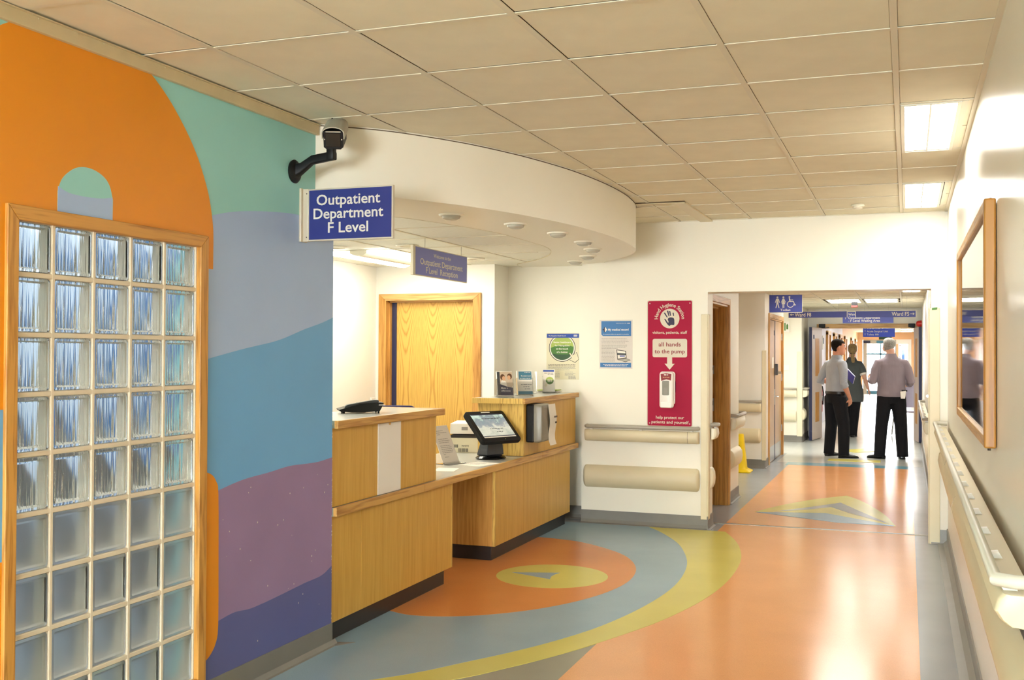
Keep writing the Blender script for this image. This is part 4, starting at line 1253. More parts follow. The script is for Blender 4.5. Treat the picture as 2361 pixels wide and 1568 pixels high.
for z0, z1, mt in ((0.112, 0.122, 'print_navy'), (-0.108, -0.101, 'print_navy'), (-0.1185, -0.109, 'paper')):
    part('screen_bar', MB().box(0.0196, 0.0200, -0.155, 0.155, z0, z1), mt, sp)
lt = MB()
rk = random.Random(5)
for z, y0, y1 in ((0.075, -0.07, 0.10), (-0.03, -0.05, 0.07), (-0.062, 0.0, 0.05)):
    y = y0
    while y < y1:
        w_ = rk.uniform(0.01, 0.028); lt.box(0.0196, 0.0199, y, y + w_, z - 0.003, z + 0.003); y += w_ + 0.006
part('screen_text', lt, 'charcoal', sp)
lg = part('maker_mark', MB().box(0.0185, 0.0192, -0.038, 0.048, 0.136, 0.143, 0.001, 1), 'white_pl', t); lg.matrix_local = R
lg = part('power_lamp', MB().box(0.0185, 0.0192, 0.033, 0.037, -0.139, -0.135), 'print_lime', t); lg.matrix_local = R

# letter in a slanted clear stand
t = thing('sign_stand', 'slanted white letter stand on the worktop left of the touch screen', 'stand', (-3.07, 7.02, 0.7045), (PI / 2, 0, math.radians(74)))
Rt = Matrix.Rotation(math.radians(-25), 4, 'X')
m = MB().box(-0.09, 0.09, 0.0, 0.295, -0.002, 0.002, 0.001, 1); m.xform(Rt)
part('panel', m, 'paper_grey', t)
rows = [(-0.06, 0.02, 0.255), (-0.06, 0.055, 0.240), (-0.055, -0.02, 0.226), (-0.06, 0.045, 0.192), (-0.06, 0.06, 0.178), (-0.06, 0.045, 0.164), (-0.06, 0.05, 0.140), (-0.06, 0.058, 0.127), (-0.06, 0.055, 0.114), (-0.06, 0.062, 0.101), (-0.06, 0.05, 0.088), (-0.055, -0.03, 0.074), (-0.05, -0.005, 0.054)]
p = lines(t, rows, 0.0022, 'print_grey', 'letter_text', 0.004, 2); p.matrix_local = Rt
part('foot', MB().box(-0.095, 0.095, 0.0, 0.005, -0.07, 0.055, 0.001, 1).box(-0.092, 0.092, 0.004, 0.014, 0.0, 0.006), 'acrylic', t)

# carton with a raised lid
t = thing('carton', 'white carton with a half raised lid behind the touch screen', 'box', (-3.33, 7.93, 0.7045), (0, 0, math.radians(12)))
m = MB()
W_ = 0.125
m.box(-W_, W_, -0.10, -0.096, 0, 0.118).box(-W_, W_, 0.096, 0.10, 0, 0.118).box(-W_, -W_ + 0.004, -0.096, 0.096, 0, 0.118).box(W_ - 0.004, W_, -0.096, 0.096, 0, 0.118).box(-W_, W_, -0.10, 0.10, 0, 0.004)
part('box_body', m, 'paper_cream', t)
part('dark_infill', MB().box(-W_ + 0.005, W_ - 0.005, -0.09, 0.095, 0.005, 0.14), 'print_dark', t)  # dark block filling the open gap under the lid
part('lid', MB().hexa([(-W_, -0.10, 0.150), (W_, -0.10, 0.150), (W_, 0.10, 0.150), (-W_, 0.10, 0.150)], [(-W_ + 0.003, -0.098, 0.232), (W_ - 0.003, -0.098, 0.232), (W_ - 0.02, 0.09, 0.246), (-W_ + 0.02, 0.09, 0.246)], 0.003), 'paper', t)
part('flap', MB().hexa([(-W_, 0.096, 0.118), (-W_ + 0.02, 0.096, 0.118), (-W_ + 0.05, 0.096, 0.15), (-W_ + 0.02, 0.096, 0.15)], [(-W_, 0.1, 0.118), (-W_ + 0.02, 0.1, 0.118), (-W_ + 0.05, 0.1, 0.15), (-W_ + 0.02, 0.1, 0.15)]), 'paper_cream', t)
bc = MB(); rb = random.Random(9)
x = -0.10
while x < -0.06:
    w_ = rb.uniform(0.001, 0.004); bc.box(x, x + w_, -0.1012, -0.1, 0.040, 0.065); x += w_ + rb.uniform(0.0015, 0.004)
x = -0.055
while x < 0.02:
    w_ = rb.uniform(0.002, 0.006); bc.box(x, x + w_, -0.1012, -0.1, 0.006, 0.035); x += w_ + rb.uniform(0.002, 0.005)
part('barcode', bc, 'charcoal', t)
ft = ftext(t, 'WHITE', 0.0, 0.0, 0.06, 0.014, 0.0, 'print_dark'); ft.rotation_euler = (PI / 2, 0, 0); ft.location = (0.0, -0.1004, 0.048)
part('label_patch', MB().box(-0.03, 0.02, -0.1005, -0.0985, 0.18, 0.205), 'print_grey', t)

def paper_sheet(label, x, y, ang, w, h, z=0.7045, seed=1, text_rows=6):
    t = thing('paper_sheet', label, 'paper', (x, y, z), (0, 0, ang), 'loose papers on the worktop')
    m = MB().prism(rect(-w / 2, w / 2, -h / 2, h / 2), 0.0, 0.0012)
    part('page', m, 'paper', t)
    if text_rows:
        lines(t, [(-w * 0.38, w * (0.1 + 0.05 * (k % 3)), h * (0.3 - 0.1 * k)) for k in range(text_rows)], 0.0013, 'print_grey', 'small_print', 0.005, seed)
    return t
paper_sheet('white sheet lying at the left end of the open worktop below the letter stand', -2.955, 6.66, math.radians(12), 0.15, 0.21, 0.7045, 3, 0)
paper_sheet('printed sheet lying on the worktop in front of the touch screen foot', -2.885, 7.08, math.radians(-12), 0.19, 0.26, 0.7045, 4)

# hand towel dispenser with a taped note
t = thing('towel_dispenser', 'black and grey towel dispenser on the raised counter front', 'dispenser', (PF + 0.0008, 7.90, 0.957), FACE_EAST)
part('back_box', MB().box(-0.13, 0.13, -0.148, 0.148, 0, 0.065, 0.012), 'black', t)
cv = MB()
cv.loft([[(x, y, z) for x, y in rrect(-0.128 + d, 0.128 - d, -0.148 + d, 0.148 - d, 0.02, 4)] for z, d in ((0.065, 0.0), (0.10, 0.0), (0.125, 0.008), (0.135, 0.025))])
part('cover', cv, 'grey_plastic', t, 40)
nt = thing('paper_note', 'curled white note hanging on the towel dispenser', 'note', (PF + 0.139, 7.975, 0.957), FACE_EAST)
fl = []
for k in range(9):
    y = 0.145 - 0.325 * k / 8
    z = 0.004 + 0.022 * math.sin(k * 0.75) * (k / 8) + 0.010 * k / 8
    fl.append((y, z))
m = MB().loft([[(-0.085 + 0.006 * k, y, z), (0.085 + 0.004 * k, y, z), (0.085 + 0.004 * k, y, z + 0.0015), (-0.085 + 0.006 * k, y, z + 0.0015)] for k, (y, z) in enumerate(fl)])
part('sheet', m, 'paper', nt, 50)
lines(nt, [(-0.02, 0.06, 0.045), (0.0, 0.05, 0.0)], 0.034, 'print_dark', 'note_text', 0.014, 4)

# leaflets on the far shelf
ST = 1.1528
def leaflet_holder(label, x, y, ang, w, h):
    t = thing('leaflet_holder', label, 'leaflet holder', (x, y, ST), (PI / 2, 0, ang), 'leaflet holders on the raised counter')
    Rt = Matrix.Rotation(math.radians(-14), 4, 'X')
    m = MB().box(-w / 2 - 0.003, w / 2 + 0.003, 0.003, h * 0.55, 0.034, 0.036).box(-w / 2 - 0.003, w / 2 + 0.003, 0.003, h * 0.98, -0.006, -0.004)
    m.box(-w / 2 - 0.004, -w / 2 - 0.002, 0.003, h * 0.7, -0.006, 0.036).box(w / 2 + 0.002, w / 2 + 0.004, 0.003, h * 0.7, -0.006, 0.036)
    m.xform(Matrix.Translation((0, 0, 0.03)) @ Rt)
    part('clear_pocket', m, 'acrylic', t)
    part('foot', MB().box(-w / 2 - 0.004, w / 2 + 0.004, 0.0, 0.004, -0.04, 0.07, 0.001, 1), 'acrylic', t)
    s = part('leaflet_stack', MB().box(-w / 2, w / 2, 0.006, h, 0.0, 0.030), 'paper', t)
    s.matrix_local = Matrix.Translation((0, 0, 0.03)) @ Rt
    return t, s
t, s = leaflet_holder('leaflet holder with a photo cover of two people at a desk', -2.995, 7.87, math.radians(36), 0.125, 0.205)
F = 0.0302
sheet(s, 'cover_photo', rect(-0.040, 0.0625, 0.085, 0.20), F, F + 0.0003, 'print_tan')
sheet(s, 'cover_spine', rect(-0.0625, -0.040, 0.01, 0.20), F, F + 0.0003, 'charcoal')
sheet(s, 'cover_band', [(-0.040, 0.10), (0.02, 0.078), (0.0625, 0.07), (0.0625, 0.01), (-0.040, 0.01)], F + 0.0003, F + 0.0006, 'print_navy')
for cx, cy in ((-0.012, 0.152), (0.038, 0.158)):
    sheet(s, 'cover_face', disc(cx + (0.004 if cx < 0 else -0.004), cy - 0.006, 0.0135, 16, 0.019), F + 0.0003, F + 0.0006, 'print_skin')
    sheet(s, 'cover_hair', disc(cx + (-0.005 if cx < 0 else 0.002), cy + 0.004, 0.020, 16, 0.024), F + 0.0001, F + 0.00035, 'print_hair')
    sheet(s, 'cover_body', disc(cx, cy - 0.055, 0.026, 16, 0.035), F + 0.0002, F + 0.00055, 'print_tan' if cx > 0 else 'paper')
ftext(s, 'Make a', 0.002, 0.062, 0.055, 0.013, F + 0.0007, 'paper', align='LEFT').location.x = -0.034
ftext(s, 'difference', 0.002, 0.040, 0.075, 0.013, F + 0.0007, 'paper', align='LEFT').location.x = -0.034
t, s = leaflet_holder('leaflet holder with the blue headed My medical record leaflets', -2.945, 8.20, math.radians(34), 0.125, 0.205)
sheet(s, 'header_block', rect(-0.050, 0.058, 0.130, 0.198), F, F + 0.0003, 'print_teal')
sheet(s, 'footer_block', rect(-0.060, 0.060, 0.008, 0.032), F, F + 0.0003, 'print_teal')
ftext(s, 'My medical record', 0.010, 0.155, 0.080, 0.012, F + 0.0004, 'paper')
lines(s, [(-0.042, 0.05, 0.140), (-0.0, 0.05, 0.188)], F + 0.0004, 'paper', 'small_print', 0.004, 7)
lines(s, [(-0.035, 0.055, 0.088), (-0.015, 0.035, 0.070), (-0.005, 0.045, 0.052)], F, 'print_grey', 'small_print', 0.006, 8)
t, s = leaflet_holder('leaflet holder with the green button leaflet, in front of the wall poster', -2.95, 8.86, math.radians(18), 0.105, 0.205)
sheet(s, 'header_block', rect(-0.05, 0.045, 0.185, 0.200), F, F + 0.0003, 'print_royal')
sheet(s, 'button_disc', disc(0.008, 0.105, 0.034), F, F + 0.0003, 'print_green')
sheet(s, 'button_top', [(0.008 + 0.034 * math.cos(a * PI / 14), 0.107 + 0.032 * math.sin(a * PI / 14)) for a in range(15)], F + 0.0003, F + 0.0005, 'print_lime')
lines(s, [(-0.012, 0.03, 0.115), (-0.012, 0.03, 0.105), (-0.01, 0.03, 0.095)], F + 0.0006, 'paper', 'small_print', 0.005, 5)
lines(s, [(-0.04, 0.04, 0.172), (-0.01, 0.04, 0.160)], F, 'print_grey', 'small_print', 0.005, 6)
sheet(s, 'pointer_hand', [(-0.038, 0.062), (-0.02, 0.088), (-0.014, 0.086), (-0.018, 0.075), (-0.010, 0.070), (-0.018, 0.052), (-0.03, 0.05)], F + 0.0006, F + 0.0008, 'paper_cream')
for k, (lab, dx, dy, a, mt) in enumerate((('leaflet lying at the bottom of the stack behind the green leaflet holder', 0, 0, 0.2, 'paper'), ('grey leaflet second from the bottom of the stack behind the green leaflet holder', 0.01, 0.01, -0.1, 'paper_grey'), ('cream leaflet third from the bottom of the stack behind the green leaflet holder', -0.01, 0.0, 0.35, 'paper_cream'), ('yellow edged leaflet on top of the stack behind the green leaflet holder', 0.012, -0.01, 0.05, 'print_lime'))):
    t = thing('leaflet', lab, 'leaflet', (-3.0 + dx, 9.0 + dy, ST + 0.0062 * k), (0, 0, a), 'stacked leaflets on the raised counter')
    part('pages', MB().box(-0.09, 0.09, -0.075, 0.075, 0.0, 0.006), mt, t)
t = thing('acrylic_holder', 'empty clear acrylic holder left of the green leaflet holder', 'leaflet holder', (-3.07, 8.72, ST), (PI / 2, 0, math.radians(18)))
part('pocket', MB().box(-0.055, 0.055, 0.0, 0.19, -0.003, 0.0).box(-0.055, 0.055, 0.0, 0.11, 0.03, 0.033).box(-0.055, -0.052, 0.0, 0.13, 0, 0.03).box(0.052, 0.055, 0, 0.13, 0, 0.03).box(-0.055, 0.055, 0.0, 0.003, -0.003, 0.06), 'acrylic', t)

# office chair behind the counter
t = thing('office_chair', 'dark blue office chair whose back shows over the raised counter', 'chair', (-3.78, 7.55, 0), (0, 0, math.radians(200)))
bk = MB()
bk.loft([[(x, y + (0.05 * (x / 0.22) ** 2), z) for x, y in ((-w, 0), (-w * 0.5, -0.02), (0, -0.025), (w * 0.5, -0.02), (w, 0), (w, 0.03), (0, 0.04), (-w, 0.03))] for z, w in ((0.58, 0.17), (0.64, 0.205), (0.85, 0.22), (1.0, 0.21), (1.06, 0.175), (1.085, 0.12))])
part('backrest', bk, 'chair_blue', t, 50)
part('seat', MB().prism(rrect(-0.23, 0.23, -0.48, -0.02, 0.08, 5), 0.42, 0.49, 'z', 0.015), 'chair_blue', t)
part('back_stem', MB().tube([(0, -0.15, 0.40), (0, 0.06, 0.42), (0, 0.06, 0.75)], 0.018, 10), 'black', t)
part('gas_column', MB().cyl((0, -0.25, 0.08), 0.025, 0.34, 'z', 16), 'black', t)
for k in range(5):
    a = 2 * PI * k / 5
    l = part('base_leg', MB().tube([(0, -0.25, 0.10), (0.28 * math.cos(a), -0.25 + 0.28 * math.sin(a), 0.06)], [0.022, 0.014], 8), 'black', t)
    part('caster', MB().ell((0.28 * math.cos(a), -0.25 + 0.28 * math.sin(a), 0.03), (0.03, 0.03, 0.03)), 'black', l)

# ------------------------------------------------------------------ posters and signs
t = thing('poster', 'white poster with a blue header reading My medical record on the pier', 'poster', (-2.408, EY, 1.582), FACE_SOUTH)
part('sheet', MB().box(-0.150, 0.150, -0.216, 0.216, 0.0, 0.0015), 'paper_grey', t)
F = 0.0016
sheet(t, 'header_block', [(-0.133, 0.205), (0.138, 0.205), (0.138, 0.073), (-0.118, 0.073), (-0.133, 0.088)], F, F + 0.0003, 'print_blue')
sheet(t, 'footer_block', rect(-0.142, 0.138, -0.203, -0.163), F, F + 0.0003, 'print_blue')
ftext(t, 'My medical record', 0.022, 0.120, 0.188, 0.020, F + 0.0004, 'paper', 0.025, shear=0.15)
cr = [(-0.018, 0.006), (-0.006, 0.006), (-0.006, 0.020), (0.006, 0.024), (0.010, 0.010), (0.022, 0.008), (0.022, -0.008), (0.010, -0.010), (0.006, -0.024), (-0.006, -0.020), (-0.006, -0.006), (-0.018, -0.006)]
sheet(t, 'cross_shadow', [(x - 0.103, y + 0.130) for x, y in cr], F + 0.0003, F + 0.0005, 'print_navy')
sheet(t, 'cross_emblem', [(x * 0.7 - 0.096, y * 0.85 + 0.130) for x, y in cr if x > -0.008], F + 0.0005, F + 0.0007, 'paper')
ftext(t, 'For assessment before an operation or procedure', 0.0, 0.086, 0.235, 0.008, F + 0.0004, 'paper', 0.02)
lines(t, [(0.0, 0.095, 0.186)], F + 0.0004, 'paper', 'small_print', 0.003, 3)
ftext(t, 'NHS', 0.115, 0.181, 0.024, 0.009, F + 0.0004, 'paper', 0.03)
rows = [(-0.13, 0.10, 0.050), (-0.13, 0.105, 0.037), (-0.13, 0.115, 0.025), (-0.13, 0.085, 0.012), (-0.13, 0.105, -0.006), (-0.13, 0.10, -0.016), (-0.13, 0.09, -0.026), (-0.13, 0.02, -0.036)] + [(-0.13, -0.01, -0.05 - 0.011 * k) for k in range(10)]
lines(t, rows, F, 'print_grey', 'small_print', 0.0035, 12)
lines(t, [(-0.115, 0.115, -0.177), (-0.10, 0.10, -0.189)], F + 0.0004, 'paper', 'small_print', 0.005, 13)
sheet(t, 'laptop_screen', [(0.005, -0.045), (0.092, -0.058), (0.098, -0.122), (0.014, -0.135)], F, F + 0.0003, 'print_dark')
sheet(t, 'laptop_picture', [(0.012, -0.052), (0.086, -0.063), (0.091, -0.116), (0.018, -0.126)], F + 0.0003, F + 0.0005, 'paper')
sheet(t, 'laptop_band', [(0.012, -0.075), (0.088, -0.08), (0.089, -0.095), (0.014, -0.094)], F + 0.0005, F + 0.0007, 'charcoal')
sheet(t, 'laptop_button', [(0.035, -0.099), (0.082, -0.099), (0.082, -0.107), (0.036, -0.108)], F + 0.0005, F + 0.0007, 'print_royal')
sheet(t, 'laptop_base', [(0.014, -0.137), (0.098, -0.124), (0.135, -0.138), (0.088, -0.156)], F, F + 0.0003, 'print_dark')
sheet(t, 'laptop_deck', [(0.022, -0.138), (0.098, -0.128), (0.128, -0.138), (0.088, -0.151)], F + 0.0003, F + 0.0005, 'grey_light')

t = thing('poster', 'cream poster with a large green button beside the pier, above the leaflets', 'poster', (-2.962, 9.30, 1.475), FACE_SOUTH)
part('sheet', MB().box(-0.157, 0.157, -0.215, 0.212, 0.0, 0.0015), 'paper_cream', t)
sheet(t, 'header_block', rect(-0.155, 0.155, 0.168, 0.206), F, F + 0.0004, 'print_royal')
ftext(t, 'The Hampshire Health Record', -0.055, 0.182, 0.165, 0.0095, F + 0.0005, 'paper', 0.02)
sheet(t, 'logo_box', rect(0.104, 0.138, 0.179, 0.195), F + 0.0004, F + 0.0006, 'paper')
ftext(t, 'NHS', 0.121, 0.182, 0.029, 0.0105, F + 0.0007, 'print_royal', 0.03)
def arcpoly(cx, cy, r, ztop, n=48, r0=0.0):
    return [(cx + r * math.cos(2 * PI * k / n), min(ztop, cy + r * math.sin(2 * PI * k / n))) for k in range(n)]
gx, gy = -0.006, 0.075
sheet(t, 'button_outline', arcpoly(gx, gy, 0.127, 0.168), F, F + 0.0003, 'print_dark')
sheet(t, 'button_ring', arcpoly(gx, gy, 0.121, 0.168), F + 0.0003, F + 0.0005, 'paper')
sheet(t, 'button_disc', arcpoly(gx, gy, 0.111, 0.168), F + 0.0005, F + 0.0007, 'print_dgreen')
sheet(t, 'button_mid', [(gx + 0.110 * math.cos(a), gy + 0.110 * math.sin(a)) for a in [math.radians(-28 + 236 * k / 24) for k in range(25)] if gy + 0.110 * math.sin(a) < 0.168] + [(gx - 0.05, gy - 0.06), (gx + 0.05, gy - 0.06)], F + 0.0006, F + 0.0008, 'print_green')
sheet(t, 'button_top', [(gx + 0.110 * math.cos(a), min(0.168, gy + 0.110 * math.sin(a))) for a in [math.radians(6 + 174 * k / 24) for k in range(25)]] + [(gx - 0.06, gy + 0.02), (gx + 0.02, gy + 0.03)], F + 0.0008, F + 0.0010, 'print_lime')
for k, (s_, w_) in enumerate((('Better healthcare', 0.165), ('for Hampshire', 0.140), ('at the touch', 0.115), ('of a button', 0.105))):
    ftext(t, s_, gx, 0.120 - 0.030 * k, w_, 0.015, F + 0.0012, 'paper', 0.035)
hand = [(0.062, 0.028), (0.070, 0.032), (0.090, 0.004), (0.096, 0.016), (0.104, 0.010), (0.110, 0.022), (0.118, 0.014), (0.126, 0.030), (0.134, 0.028), (0.152, -0.028), (0.118, -0.055), (0.07, -0.035), (0.072, -0.026), (0.090, -0.022)]
sheet(t, 'pointer_outline', [((x - 0.107) * 1.09 + 0.107, (y + 0.012) * 1.12 - 0.012) for x, y in hand], F + 0.0010, F + 0.0012, 'print_dark')
sheet(t, 'pointer_hand', hand, F + 0.0012, F + 0.0014, 'paper_cream')
rows = [(-0.14, 0.12, -0.078), (-0.14, 0.12, -0.09)]
lines(t, rows, F, 'print_dark', 'small_print', 0.0045, 21)
rows = [(-0.14, 0.115, -0.105), (-0.14, 0.125, -0.115), (-0.14, 0.065, -0.126), (-0.14, -0.035, -0.145), (0.02, 0.10, -0.145)] + [(0.02, 0.12 - 0.02 * (k % 2), -0.158 - 0.010 * k) for k in range(3)] + [(0.055, 0.125, -0.188 - 0.006 * k) for k in range(4)] + [(-0.14, -0.03, -0.158 - 0.01 * k) for k in range(5)]
lines(t, rows, F, 'print_grey', 'small_print', 0.0035, 22)

# hygiene sign
t = thing('hygiene_sign', 'tall magenta Hand Hygiene Station sign on the pier', 'sign', (-1.928, EY, 1.418), FACE_SOUTH)
part('border', MB().prism(rrect(-0.200, 0.200, -0.548, 0.548, 0.018, 4), 0.0, 0.003), 'sign_cream', t)
part('panel', MB().prism(rrect(-0.193, 0.193, -0.541, 0.541, 0.014, 4), 0.003, 0.0042), 'magenta', t)
F = 0.0043
cyh = 0.388
sheet(t, 'roundel', disc(0.0, cyh, 0.085, 40), F, F + 0.0004, 'sign_cream')
ftext(t, 'Hand Hygiene Station', 0.0, cyh, 0.335, 0.031, F, 'sign_cream', 0.03, arc=0.104)
palm = spline([(-0.014, 0.002), (0.008, 0.010), (0.036, 0.002), (0.041, -0.028), (0.038, -0.055), (0.012, -0.055), (-0.002, -0.064), (-0.02, -0.05), (-0.044, -0.012), (-0.046, -0.002), (-0.036, -0.006), (-0.016, -0.034), (-0.010, -0.028), (-0.016, -0.012)], 5, True)
sheet(t, 'hand_print', [(x, y + cyh) for x, y in palm], F + 0.0004, F + 0.0007, 'hand_ink')
for (x0, y0, x1, y1, r) in ((-0.022, 0.012, -0.044, 0.046, 0.006), (-0.006, 0.022, -0.018, 0.063, 0.0065), (0.008, 0.026, 0.0, 0.060, 0.006), (0.034, 0.024, 0.030, 0.046, 0.0055)):
    d = Vector((x1 - x0, y1 - y0)).normalized(); n = Vector((-d.y, d.x))
    pl = []
    for k in range(9):
        a = PI * k / 8
        pl.append((x1 + (n.x * math.cos(a) + d.x * math.sin(a)) * r, cyh + y1 + (n.y * math.cos(a) + d.y * math.sin(a)) * r))
    for k in range(9):
        a = PI * k / 8
        pl.append((x0 - (n.x * math.cos(a) + d.x * math.sin(a)) * r * 0.7, cyh + y0 - (n.y * math.cos(a) + d.y * math.sin(a)) * r * 0.7))
    sheet(t, 'hand_print', pl, F + 0.0004, F + 0.0007, 'hand_ink')
ftext(t, 'visitors, patients, staff', 0.0, 0.257, 0.305, 0.024, F, 'sign_cream', 0.03)
sheet(t, 'arrow_panel', rrect(-0.150, 0.152, 0.052, 0.212, 0.016, 4), F, F + 0.0004, 'sign_cream')
sheet(t, 'arrow_panel', [(-0.022, 0.054), (-0.022, -0.003), (-0.044, -0.003), (0.0, -0.055), (0.044, -0.003), (0.022, -0.003), (0.022, 0.054)], F, F + 0.0004, 'sign_cream')
ftext(t, 'all hands', 0.0, 0.147, 0.195, 0.035, F + 0.0005, 'maroon', 0.03)
ftext(t, 'to the pump', 0.0, 0.087, 0.265, 0.035, F + 0.0005, 'maroon', 0.03)
ftext(t, 'help protect our', 0.004, -0.480, 0.247, 0.026, F, 'sign_cream', 0.03)
ftext(t, 'patients and yourself', 0.004, -0.521, 0.325, 0.026, F, 'sign_cream', 0.03)
for x in (-0.175, 0.175):
    for y in (-0.52, 0.52):
        part('screw', MB().cyl((x, y, 0.004), 0.005, 0.002, 'z', 12), 'alu', t)

t = thing('gel_dispenser', 'white hand gel dispenser with a grey window on the magenta sign', 'dispenser', (-1.935, EY - 0.0045, 1.19), FACE_SOUTH)
m = MB()
m.loft([[(x, y, z) for x, y in rrect(-0.068 + d, 0.062 - d, -0.128 + d * 0.3, 0.158 - d, 0.02, 4)] for z, d in ((0.0, 0.004), (0.04, 0.0))])
part('back_shell', m, 'white_pl', t, 40)
m = MB()
m.loft([[(x, y, z) for x, y in rrect(-0.064 + d, 0.058 - d, -0.155 + d * 0.5, 0.155 - d, 0.022, 4)] for z, d in ((0.04, 0.003), (0.075, 0.0), (0.092, 0.004), (0.100, 0.014))])
part('front_cover', m, 'white_pl', t, 40)
sheet(t, 'label_patch', [(-0.050, 0.138), (-0.0, 0.145), (0.044, 0.138), (0.040, 0.082), (0.0, 0.092), (-0.044, 0.078)], 0.0995, 0.1012, 'maroon')
lines(t, [(-0.02, 0.015, 0.130)], 0.1013, 'paper', 'label_print', 0.008, 3)
lines(t, [(-0.03, 0.03, 0.110)], 0.1013, 'print_skin', 'label_print', 0.006, 4)
part('gel_window', MB().prism(rrect(-0.036, 0.024, -0.045, 0.080, 0.008, 3), 0.097, 0.1015), 'gel_window', t)
part('gel_pouch', MB().box(-0.022, 0.010, -0.035, 0.02, 0.1013, 0.1018), 'grey_plastic', t)
part('side_slot', MB().box(0.0622, 0.0630, -0.02, 0.075, 0.012, 0.026), 'print_navy', t)
part('push_bar', MB().box(-0.05, 0.045, -0.150, -0.105, 0.098, 0.106, 0.004), 'white_pl', t)

# projecting blue department sign on the mural wall
t = thing('department_sign', 'large blue Outpatient Department F Level sign projecting from the painted wall', 'sign', (WX, 4.50, 2.172), FACE_SOUTH)
part('bracket', MB().box(0.0, 0.012, -0.13, 0.13, -0.03, 0.03, 0.002).box(0.008, 0.040, -0.129, 0.128, -0.010, 0.012, 0.002), 'alu', t)
part('frame', MB().box(0.038, 0.497, -0.127, 0.126, -0.010, 0.008, 0.001, 1), 'alu', t)
part('panel', MB().box(0.044, 0.490, -0.120, 0.119, 0.008, 0.0095), 'sign_blue', t)
F = 0.0096
ftext(t, 'Outpatient', 0.258, 0.046, 0.345, 0.050, F, 'letter', 0.028)
ftext(t, 'Department', 0.258, -0.020, 0.378, 0.050, F, 'letter', 0.028)
ftext(t, 'F Level', 0.258, -0.089, 0.218, 0.050, F, 'letter', 0.028)
for y in (-0.108, 0.104):
    part('screw', MB().cyl((0.032, y, 0.011), 0.003, 0.002, 'z', 10), 'print_dark', t)

# hanging welcome sign
t = thing('welcome_sign', 'hanging pale blue sign welcoming to the Outpatient Department F Level Reception', 'sign', (-3.15, 7.0, 2.137), FACE_EAST)
part('frame', MB().box(-0.49, -0.455, -0.105, 0.100, -0.010, 0.012, 0.002).box(-0.462, 0.462, -0.103, 0.098, -0.008, 0.006, 0.001, 1), 'alu', t)
part('panel', MB().box(-0.450, 0.455, -0.097, 0.092, 0.006, 0.0075), 'sign_blue2', t)
F = 0.0076
ftext(t, 'Welcome to the', 0.0, 0.040, 0.30, 0.026, F, 'letter', 0.02)
ftext(t, 'Outpatient Department', 0.0, -0.022, 0.74, 0.042, F, 'letter', 0.03)
ftext(t, 'F Level', -0.1825, -0.078, 0.19, 0.042, F, 'letter', 0.03)
ftext(t, 'Reception', 0.12, -0.078, 0.315, 0.042, F, 'letter', 0.03)
for x in (-0.28, 0.36):
    part('hanger', MB().tube([(x, 0.095, 0), (x, SZ - 2.137 + 0.002, 0)], 0.0015, 6), 'metal_dark', t)

# passage signs
t = thing('toilet_sign', 'blue Toilet sign with three white figures hanging in the passage opening', 'sign', (-1.41, 13.5, 2.125), FACE_SOUTH)
part('panel', MB().box(-0.201, 0.198, -0.111, 0.106, -0.006, 0.004, 0.001, 1), 'sign_blue3', t)
part('frame', MB().box(-0.204, -0.198, -0.112, 0.107, -0.008, 0.006).box(-0.204, 0.201, -0.115, -0.110, -0.008, 0.006).box(0.196, 0.201, -0.112, 0.107, -0.008, 0.006), 'alu', t)
F = 0.0042
ftext(t, 'Toilet', -0.005, -0.092, 0.125, 0.026, F, 'letter', 0.03)
def figure(cx, dress):
    z0, z1 = F, F + 0.0004
    sheet(t, 'pictogram', disc(cx, 0.078, 0.0115, 16), z0, z1, 'letter')
    if dress:
        pl = [(-0.008, 0.062), (0.008, 0.062), (0.014, 0.05), (0.030, 0.012), (0.025, 0.010), (0.012, 0.036), (0.022, -0.008), (0.010, -0.008), (0.010, -0.055), (0.002, -0.055), (0.002, -0.008), (-0.002, -0.008), (-0.002, -0.055), (-0.010, -0.055), (-0.010, -0.008), (-0.022, -0.008), (-0.012, 0.036), (-0.025, 0.010), (-0.030, 0.012), (-0.014, 0.05)]
    else:
        pl = [(-0.010, 0.062), (0.010, 0.062), (0.018, 0.054), (0.030, 0.010), (0.024, 0.008), (0.012, 0.040), (0.013, -0.01), (0.024, -0.055), (0.014, -0.055), (0.0, -0.006), (-0.014, -0.055), (-0.024, -0.055), (-0.013, -0.01), (-0.012, 0.040), (-0.024, 0.008), (-0.030, 0.010), (-0.018, 0.054)]
    sheet(t, 'pictogram', [(cx + x, y) for x, y in pl], z0, z1, 'letter')
figure(-0.100, False)
figure(-0.028, True)
sheet(t, 'pictogram', disc(0.045, 0.080, 0.0115, 16), F, F + 0.0004, 'letter')
m = MB()
for k in range(24):
    a0, a1 = math.radians(110 + 250 * k / 24), math.radians(110 + 250 * (k + 1) / 24)
    m.prism([(0.056 + r_ * math.cos(a_), -0.010 + r_ * math.sin(a_)) for r_, a_ in ((0.042, a0), (0.042, a1), (0.034, a1), (0.034, a0))], F, F + 0.0004)
part('pictogram', m, 'letter', t)
sheet(t, 'pictogram', [(0.036, 0.066), (0.052, 0.066), (0.055, 0.047), (0.088, 0.047), (0.088, 0.039), (0.056, 0.039), (0.058, 0.020), (0.046, 0.020)], F + 0.0005, F + 0.0009, 'letter')
sheet(t, 'pictogram', [(0.046, 0.028), (0.096, 0.028), (0.112, -0.016), (0.120, -0.013), (0.123, -0.021), (0.106, -0.028), (0.090, 0.019), (0.046, 0.019)], F + 0.0005, F + 0.0012, 'letter')
for x in (-0.16, 0.16):
    part('hanger', MB().tube([(x, 0.105, -0.001), (x, SZ - 2.125 + 0.002, -0.001)], 0.0012, 6), 'metal_dark', t)

